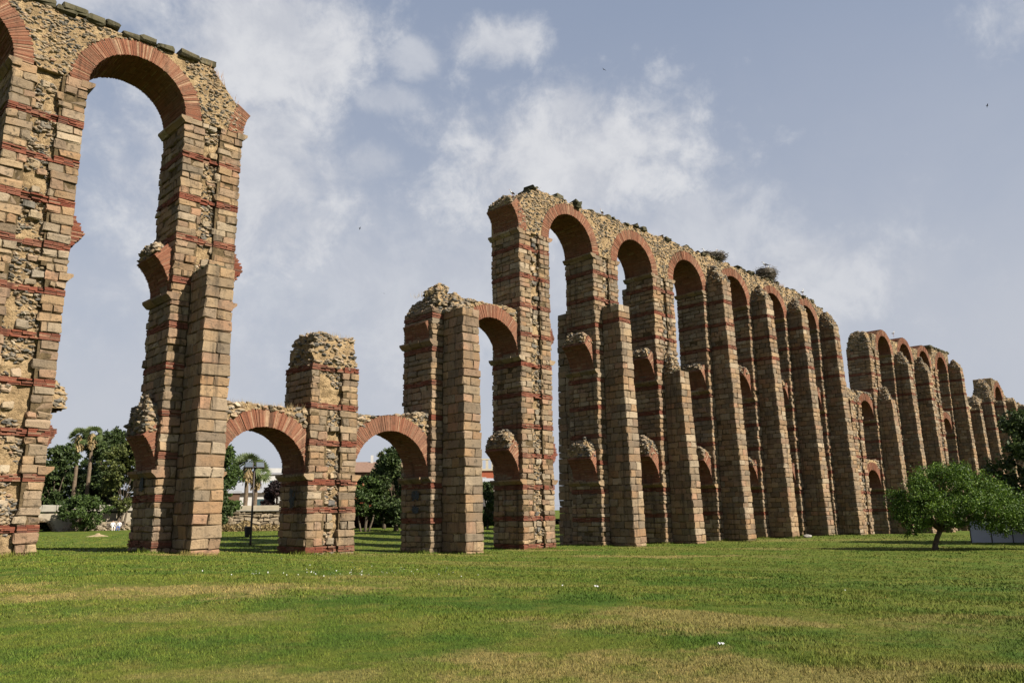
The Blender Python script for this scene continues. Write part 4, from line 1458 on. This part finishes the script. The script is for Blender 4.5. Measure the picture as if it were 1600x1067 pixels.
p0, rz = facing(-18.0, 99)
fw = empty('field_wall', (p0[0], p0[1], -.3), rz)
tag(fw, 'low field wall of old rough stone with a plastered top, seen through the first low arch', 'wall')
mb = MB()
for c0, c1 in courses(-.2, 2.3, .42):
    for a, b in split(-9, 9, .5, 1.1):
        mb.add(bevel_verts(b - a - .02, .5, c1 - c0 - .02, .09, .06) + np.array([(a + b) / 2, random.gauss(0, .08), (c0 + c1) / 2]), BF)
mb.build('masonry', 'field_wall', fw, stuff=True)
mb = MB()
mb.add(bevel_verts(18, .7, .55, .03, .01) + np.array([0, 0, 2.62]), BF)
mb.build('plaster_top', 'plaster', fw)
mb = MB()
mb.add(bevel_verts(18, .8, .12, .02, .01) + np.array([0, -.06, 2.3]), BF)
mb.build('ledge', 'concrete', fw)
mb = MB()
pts = np.stack([rng.uniform(-9, 9, 5200), rng.uniform(-1.9, -.5, 5200), rng.random(5200) ** 2 * 1.4], -1)
pts = pts[np.array([nz(x, 0, 4, .5) * 1.2 + .75 > z for x, y, z in pts])]
make_leaves(mb, pts, .36, .4)
o = mb.build('dry_scrub', 'dry_stalk')
o.location, o.rotation_euler = (p0[0], p0[1], -.3), (0, 0, rz)
tag(o, 'straw-coloured dry scrub along the foot of the field wall', 'scrub', kind='stuff')

tmb = MB()
tmb.add([(-8, .3, 2.5), (60, .3, 2.5), (80, 200, 3.5), (-8, 200, 3.5)], [[0, 1, 2, 3]])
o = tmb.build('terrace', 'dry_soil')
o.location, o.rotation_euler = (p0[0], p0[1], -.3), (0, 0, rz)
tag(o, 'raised ground behind the field wall', 'terrace', kind='structure')

p1, rz1 = facing(-28.6, 122)
br = empty('stone_bridge', (p1[0], p1[1], -.3), rz1)
tag(br, 'old pale stone bridge with a low dark arch, left behind the bushes', 'bridge')
mb = MB()
ax, aw, ah = -4.3, 1.7, 1.5
n = 24
V, F = [], []
prof = [-14, ax - aw] + [ax - aw * math.cos(math.pi * k / n) for k in range(1, n)] + [ax + aw, 14]
for i, x in enumerate(prof):
    d = (x - ax) / aw
    zb_ = -.3 + (ah + .3) * math.sqrt(max(0, 1 - d * d)) if abs(d) < 1 else -.3
    V += [(x, 0, zb_), (x, 0, 2.3), (x, 4, zb_), (x, 4, 2.3)]
for i in range(len(prof) - 1):
    a, b = 4 * i, 4 * i + 4
    F += [[a, b, b + 1, a + 1], [a + 1, b + 1, b + 3, a + 3], [a, a + 2, b + 2, b], [a + 2, a + 3, b + 3, b + 2]]
mb.add(V, F)
mb.build('body', 'plaster', br)
mb = MB()
for a, b in split(-14, 14, 1.1, 1.7):
    mb.add(bevel_verts(b - a - .02, .45, .85, .04, .015) + np.array([(a + b) / 2, .2, 2.95]), BF)
mb.build('parapet', 'concrete', br, stuff=True)
mb = MB()
ring(mb, ax, -.3, 1.72, .4, -.06, .5, 0, math.pi, thick=.3)
mb.build('arch_ring', ['field_wall', 'joint'], br, stuff=True)
mb = MB()
rubble_mass(mb, -2, 14, -1.4, .4, -.3, .75, taper=.2, amp=.25, step=.6, dens=.5, lo=.2, hi=.5)
o = mb.build('boulder_bank', ['mortar', 'field_wall'])
o.location, o.rotation_euler = (p1[0], p1[1], -.3), (0, 0, rz1)
tag(o, 'bank of pale boulders below the old bridge', 'rocks', kind='stuff')


# ------------------------------------------------------------------ houses behind
def house(deg, dist, z0, w, d, h, wall, roof, label, windows=(), roof_kind='flat', roof_h=1.2, turn=0.0, extras=()):
    p, rz = facing(deg, dist)
    o = empty('house', (p[0], p[1], z0), rz + turn)
    tag(o, label, 'house', 'houses behind the aqueduct')
    mb = MB()
    box(mb, -w / 2, w / 2, 0, d, -3, h)
    mb.build('wall', wall, o)
    mb = MB()
    if roof_kind == 'flat':
        box(mb, -w / 2 - .25, w / 2 + .25, -.25, d + .25, h + .003, h + .35)
    else:
        V = [(-w / 2 - .5, -.6, h), (w / 2 + .5, -.6, h), (w / 2 + .5, d + .6, h), (-w / 2 - .5, d + .6, h), (-w / 2 - .5, d / 2, h + roof_h), (w / 2 + .5, d / 2, h + roof_h)]
        mb.add(V, [[0, 1, 5, 4], [2, 3, 4, 5], [0, 4, 3], [1, 2, 5], [0, 3, 2, 1]])
    rf = mb.build('roof', roof, o)
    for kind, x0, x1, za, zb_, mat in windows:
        mb = MB()
        box(mb, x0, x1, -.06, .2, za, zb_)
        f = mb.build(kind, 'white_wall' if kind != 'door' else 'brown_wall', o)
        mb = MB()
        box(mb, x0 + .12, x1 - .12, -.09, .1, za + .12, zb_ - .12)
        mb.build('pane', mat, f)
    for name, x0, x1, y0, y1, za, zb_, mat in extras:
        mb = MB()
        box(mb, x0, x1, y0, y1, za, zb_)
        mb.build(name, mat, rf)
    return o


house(-17.2, 126, 1.6, 11, 8, 3.1, 'white_wall', 'grey_roof', 'low white house with a grey roof behind the palms', [('window', -1.6, -.2, 1.0, 2.3, 'window_glass'), ('window', -.0, 1.0, .9, 2.5, 'window_glass')], 'gable', 1.7)
house(-20.1, 124, 1.6, 5, 6, 3.0, 'brown_wall', 'grey_roof', 'dark shed at the side of the low white house', [('door', -.8, .8, 0, 2.2, 'brown_wall')])
house(-15.9, 152, 2.0, 10, 8, 6.6, 'white_wall', 'grey_roof', 'taller pale house with teal windows behind the white house',
      [('window', -3.2, -1.4, 4.3, 5.6, 'window_glass'), ('window', -.6, 1.2, 4.3, 5.6, 'window_glass'), ('window', 2.0, 3.8, 4.3, 5.6, 'window_glass')], 'flat', extras=[('parapet', -4.6, 1.0, 1, 1.3, 6.95, 7.8, 'white_wall'), ('chimney', 1.5, 2.1, 2, 2.6, 6.95, 8.2, 'white_wall')])
house(-10.0, 146, 0, 14, 9, 8.7, 'brown_wall', 'brown_tile', 'brown apartment house with a tiled roof above the second low arch',
      [('window', -5.6, -4.7, 6.3, 8.0, 'window_glass'), ('window', -2.7, -1.4, 6.8, 8.0, 'window_glass'), ('window', .2, 1.1, 6.2, 7.9, 'window_glass'), ('window', 3.0, 4.2, 6.8, 8.0, 'window_glass')], 'gable', 2.1,
      extras=[('chimney', -4.2, -3.7, 3.4, 3.9, 10.0, 11.6, 'white_wall'), ('chimney', -.6, -.1, 4, 4.5, 10.4, 12.0, 'white_wall'), ('chimney', 2.8, 3.3, 4, 4.5, 10.4, 11.8, 'white_wall')])
house(-11.2, 128, 0, 9, 7, 5.2, 'red_wall', 'red_tile', 'house with a red tiled roof below the brown apartment house', [('window', 1.0, 2.2, 3.2, 4.4, 'window_glass')], 'gable', 2.2, turn=.25)
house(-1.75, 150, 0, 9, 8, 9.0, 'red_wall', 'cream_wall', 'red house with cream roof railings in the slot beside the squat pier', [('window', -1.6, -.6, 6.2, 7.8, 'window_glass'), ('window', 1.0, 2.0, 6.2, 7.8, 'window_glass')], 'flat',
      extras=[('railing', -4 + 1.1 * k, -3.5 + 1.1 * k, -.1, .3, 9.36, 11.0, 'cream_wall') for k in range(8)] + [('coping', -4.4, 4.4, -.15, .35, 11.0, 11.25, 'cream_wall')])
house(-1.2, 132, 0, 5, 6, 5.4, 'white_wall', 'grey_roof', 'pale house with a grey pitched roof in the slot beside the squat pier', [('window', -.6, .5, 3.2, 4.4, 'window_glass')], 'gable', 1.6, turn=.7)

# ------------------------------------------------------------------ lamp post, bin, fence
lp = (-18.11, 55.43, ground_z(-18.11, 55.43))
o = empty('lamp_post', lp, .35)
tag(o, 'slim dark lamp post with two floodlights behind the first low arch', 'lamp post')
mb = MB()
tube(mb, [(0, 0, -.2), (0, 0, .3), (0, 0, 3), (0, 0, 5.3)], [.085, .075, .065, .05], 10)
mb.build('pole', 'dark_metal', o, smooth=True)
mb = MB()
box(mb, -.55, .55, -.05, .05, 5.2, 5.28)
mb.build('cross_arm', 'dark_metal', o)
for s in (-1, 1):
    mb = MB()
    mb.add(bevel_verts(.58, .12, .46, .03, .002), BF)
    hd = mb.build('floodlight', 'dark_metal', o)
    hd.location, hd.rotation_euler = (s * .36, -.08, 5.42), (-.5, 0, s * .15)
    mb = MB()
    box(mb, -.25, .25, -.075, -.062, -.19, .19)
    mb.build('glass', 'lamp_glass', hd)
bn = empty('litter_bin', (lp[0] - .22, lp[1] - .12, lp[2] + .55), .35)
tag(bn, 'small black litter bin hung on the lamp post', 'bin')
mb = MB()
tube(mb, [(0, 0, 0), (0, 0, .08), (0, 0, .62), (0, 0, .64)], [.13, .155, .19, .20], 14)
mb.build('body', 'black_plastic', bn, smooth=False)
mb = MB()
tube(mb, [(0, 0, .64), (0, 0, .68), (0, 0, .71)], [.205, .205, .15], 14)
mb.build('rim', 'dark_metal', bn)
mb = MB()
box(mb, .12, .24, -.03, .05, .15, .5)
mb.build('bracket', 'dark_metal', bn)

fx0, fy0, fx1, fy1 = 32.43, 57.55, 46.0, 53.7
fl = math.hypot(fx1 - fx0, fy1 - fy0)
fe = empty('site_fence', (fx0, fy0, ground_z(fx0, fy0)), math.atan2(fy1 - fy0, fx1 - fx0))
tag(fe, 'pale sheet fence on dark posts behind the lawn tree', 'fence')
k = 0
while k * 1.32 < fl:
    mb = MB()
    mb.add(bevel_verts(1.28, .03, 1.5, .004, .002) + np.array([k * 1.32 + .66, 0, .78]), BF)
    mb.build('panel', 'fence_sheet', fe)
    mb = MB()
    box(mb, k * 1.32 - .03, k * 1.32 + .03, -.06, .0, -.2, 1.68)
    mb.build('post', 'dark_metal', fe)
    k += 1
for z in (.1, 1.42):
    mb = MB()
    box(mb, 0, k * 1.32, .02, .06, z, z + .05)
    mb.build('rail', 'dark_metal', fe)


# ------------------------------------------------------------------ people resting on the far lawn
def person(loc, heading, shirt, trousers, label):
    o = empty('person', loc, heading)
    tag(o, label, 'person', 'people resting on the lawn')
    me = bpy.data.meshes.new('body')
    J = [(0, 0, .46), (0, .03, .72), (0, .02, .98), (0, .02, 1.08), (0, .04, 1.24), (.12, -.02, .45), (.15, -.44, .48), (.15, -.47, .06), (.15, -.60, .03), (-.12, -.02, .45), (-.15, -.44, .48), (-.15, -.47, .06), (-.15, -.60, .03),
         (.2, .02, .96), (.27, -.08, .70), (.2, -.3, .58), (.18, -.38, .55), (-.2, .02, .96), (-.27, -.08, .70), (-.2, -.3, .58), (-.18, -.38, .55), (0, .03, 1.17)]
    E = [(0, 1), (1, 2), (2, 3), (3, 21), (21, 4), (0, 5), (5, 6), (6, 7), (7, 8), (0, 9), (9, 10), (10, 11), (11, 12), (2, 13), (13, 14), (14, 15), (15, 16), (2, 17), (17, 18), (18, 19), (19, 20)]
    rad = [.15, .14, .15, .055, .09, .10, .075, .05, .045, .10, .075, .05, .045, .075, .05, .038, .035, .075, .05, .038, .035, .10]
    me.from_pydata(J, E, [])
    b = bpy.data.objects.new('body', me)
    COL.objects.link(b)
    b.parent = o
    b.modifiers.new('skin', 'SKIN')
    for i, r in enumerate(rad):
        me.skin_vertices[0].data[i].radius = (r, r)
        me.skin_vertices[0].data[i].use_root = i == 0
    sub = b.modifiers.new('sub', 'SUBSURF')
    sub.levels = sub.render_levels = 1
    dg = bpy.context.evaluated_depsgraph_get()
    new = bpy.data.meshes.new_from_object(b.evaluated_get(dg))
    b.modifiers.clear()
    b.data = new
    for mname in (shirt, trousers, 'skin'):
        new.materials.append(MATS[mname])
    for pl in new.polygons:
        c = pl.center
        pl.material_index = 2 if c.z > 1.04 or (c.y < -.3 and abs(c.x) > .14 and .5 < c.z < .62 and c.y > -.4 and False) else (1 if c.z < .55 else 0)
        pl.use_smooth = True
    mb = MB()
    V = ICO * np.array([.10, .105, .09]) + np.array([0, .055, 1.27])
    mb.add(V, ICOF)
    mb.build('hair', 'hair', o)
    return o


pp = polar(-26.55, 126)[:2]
ben = empty('park_bench', (-52.8, 106.6, -.3), -R(-26.5) * -1)
ben.rotation_euler = (0, 0, R(26.5))
tag(ben, 'dark park bench at the far side of the lawn under the trees', 'bench')
mb = MB()
for k in range(4):
    box(mb, -1.1, 1.1, -.25 + k * .13, -.15 + k * .13, .40, .44)
mb.build('seat', 'dark_metal', ben)
mb = MB()
for k in range(3):
    box(mb, -1.1, 1.1, .28, .32, .55 + k * .14, .65 + k * .14)
mb.build('backrest', 'dark_metal', ben)
for s in (-.95, .95):
    mb = MB()
    box(mb, s - .03, s + .03, -.22, .34, -.05, .40)
    mb.build('leg', 'dark_metal', ben)
Mb = Matrix.Rotation(R(26.5), 4, 'Z')
for dx, sh, tr, hd, lab in ((-.35, 'white_cloth', 'white_cloth', .2, 'person in white sitting on the far bench'), (.4, 'white_cloth', 'blue_cloth', -.3, 'person in white shirt and blue trousers sitting on the far bench')):
    v = Mb @ Vector((dx, .0, 0))
    person((-52.8 + v.x, 106.6 + v.y, -.3), R(26.5) + hd, sh, tr, lab)

# ------------------------------------------------------------------ small things on the lawn
def scrap(x, y, size, label):
    mb = MB()
    n = 5
    V = [(size * (i / n - .5) * (1 + random.gauss(0, .1)), size * (j / n - .5) * .8, .02 + abs(random.gauss(0, size * .22))) for i in range(n + 1) for j in range(n + 1)]
    F = [[i * (n + 1) + j, (i + 1) * (n + 1) + j, (i + 1) * (n + 1) + j + 1, i * (n + 1) + j + 1] for i in range(n) for j in range(n)]
    mb.add(V, F)
    o = mb.build('paper_scrap', 'paper')
    o.location = (x, y, ground_z(x, y) + .02)
    o.rotation_euler = (0, 0, random.uniform(0, 3))
    tag(o, label, 'litter', 'litter on the lawn')


scrap(2.12, 8.59, .065, 'crumpled white paper scrap nearest the camera')
scrap(1.61, 16.24, .07, 'small white paper scrap in the middle of the lawn')
mb = MB()
fp = []
for _ in range(90):
    x, y = random.gauss(-4.0, 1.5), random.gauss(20.6, 1.3)
    fp.append((x, y, ground_z(x, y) + .05))
for _ in range(14):
    x, y = random.uniform(-9, 12), random.uniform(14, 30)
    fp.append((x, y, ground_z(x, y) + .05))
make_leaves(mb, fp, .028, .8)
tag(mb.build('daisies', 'paper'), 'scattered tiny white daisies in the lawn', 'flowers', kind='stuff')
mb = MB()
V = ICO * np.array([.42, .3, .24]) * (1 + rng.normal(0, .1, (12, 1)))
mb.add(V, ICOF)
o = mb.build('boulder', 'boulder')
o.location = (25.74, 71.05, ground_z(25.74, 71.05) + .08)
tag(o, 'grey boulder lying on the grass before the arcade piers', 'boulder')
mb = MB()
rubble_mass(mb, -1, 1, -.8, .8, -.2, .35, taper=.8, amp=.08, step=.25, dens=0.0)
o = mb.build('earth_mound', ['dry_soil', 'rubble'])
o.location = (-40.0, 77.4, ground_z(-40.0, 77.4))
tag(o, 'small bare earth mound on the grass beyond the first gap', 'mound')


# ------------------------------------------------------------------ spray-painted scrawls low on the shaded pier sides
def scrawl(n, y, z, w_, h_, seed):
    rs = random.Random(seed)
    mb = MB()
    for k in range(5):
        p = [(y + rs.uniform(-.5, .5) * w_, z + rs.uniform(-.5, .5) * h_)]
        for _ in range(5):
            p.append((y + rs.uniform(-.5, .5) * w_, z + rs.uniform(-.5, .5) * h_))
        q = []
        for i in range(len(p) - 1):
            for tt in (0, .25, .5, .75):
                q.append((p[i][0] + (p[i + 1][0] - p[i][0]) * (tt * tt * (3 - 2 * tt)), p[i][1] + (p[i + 1][1] - p[i][1]) * tt))
        tube(mb, [(PS[n] - .055, a, b) for a, b in q], [.035] * len(q), 4)
    v = np.concatenate(mb.v)
    v[:, 0] = PS[n] - .075 + (v[:, 0] - (PS[n] - .055)) * .12
    mb.v = [v]
    o = mb.build('graffiti', 'graffiti', aqueduct)
    o['label'] = 'faded dark spray-paint scrawl on the shaded side of a pier'


scrawl(1, 1.35, 2.35, .6, 1.1, 3)
scrawl(2, 1.3, 2.55, .7, .55, 5)
scrawl(2, 1.3, 1.75, .7, .5, 6)
scrawl(0, 1.5, 2.95, .5, .8, 8)
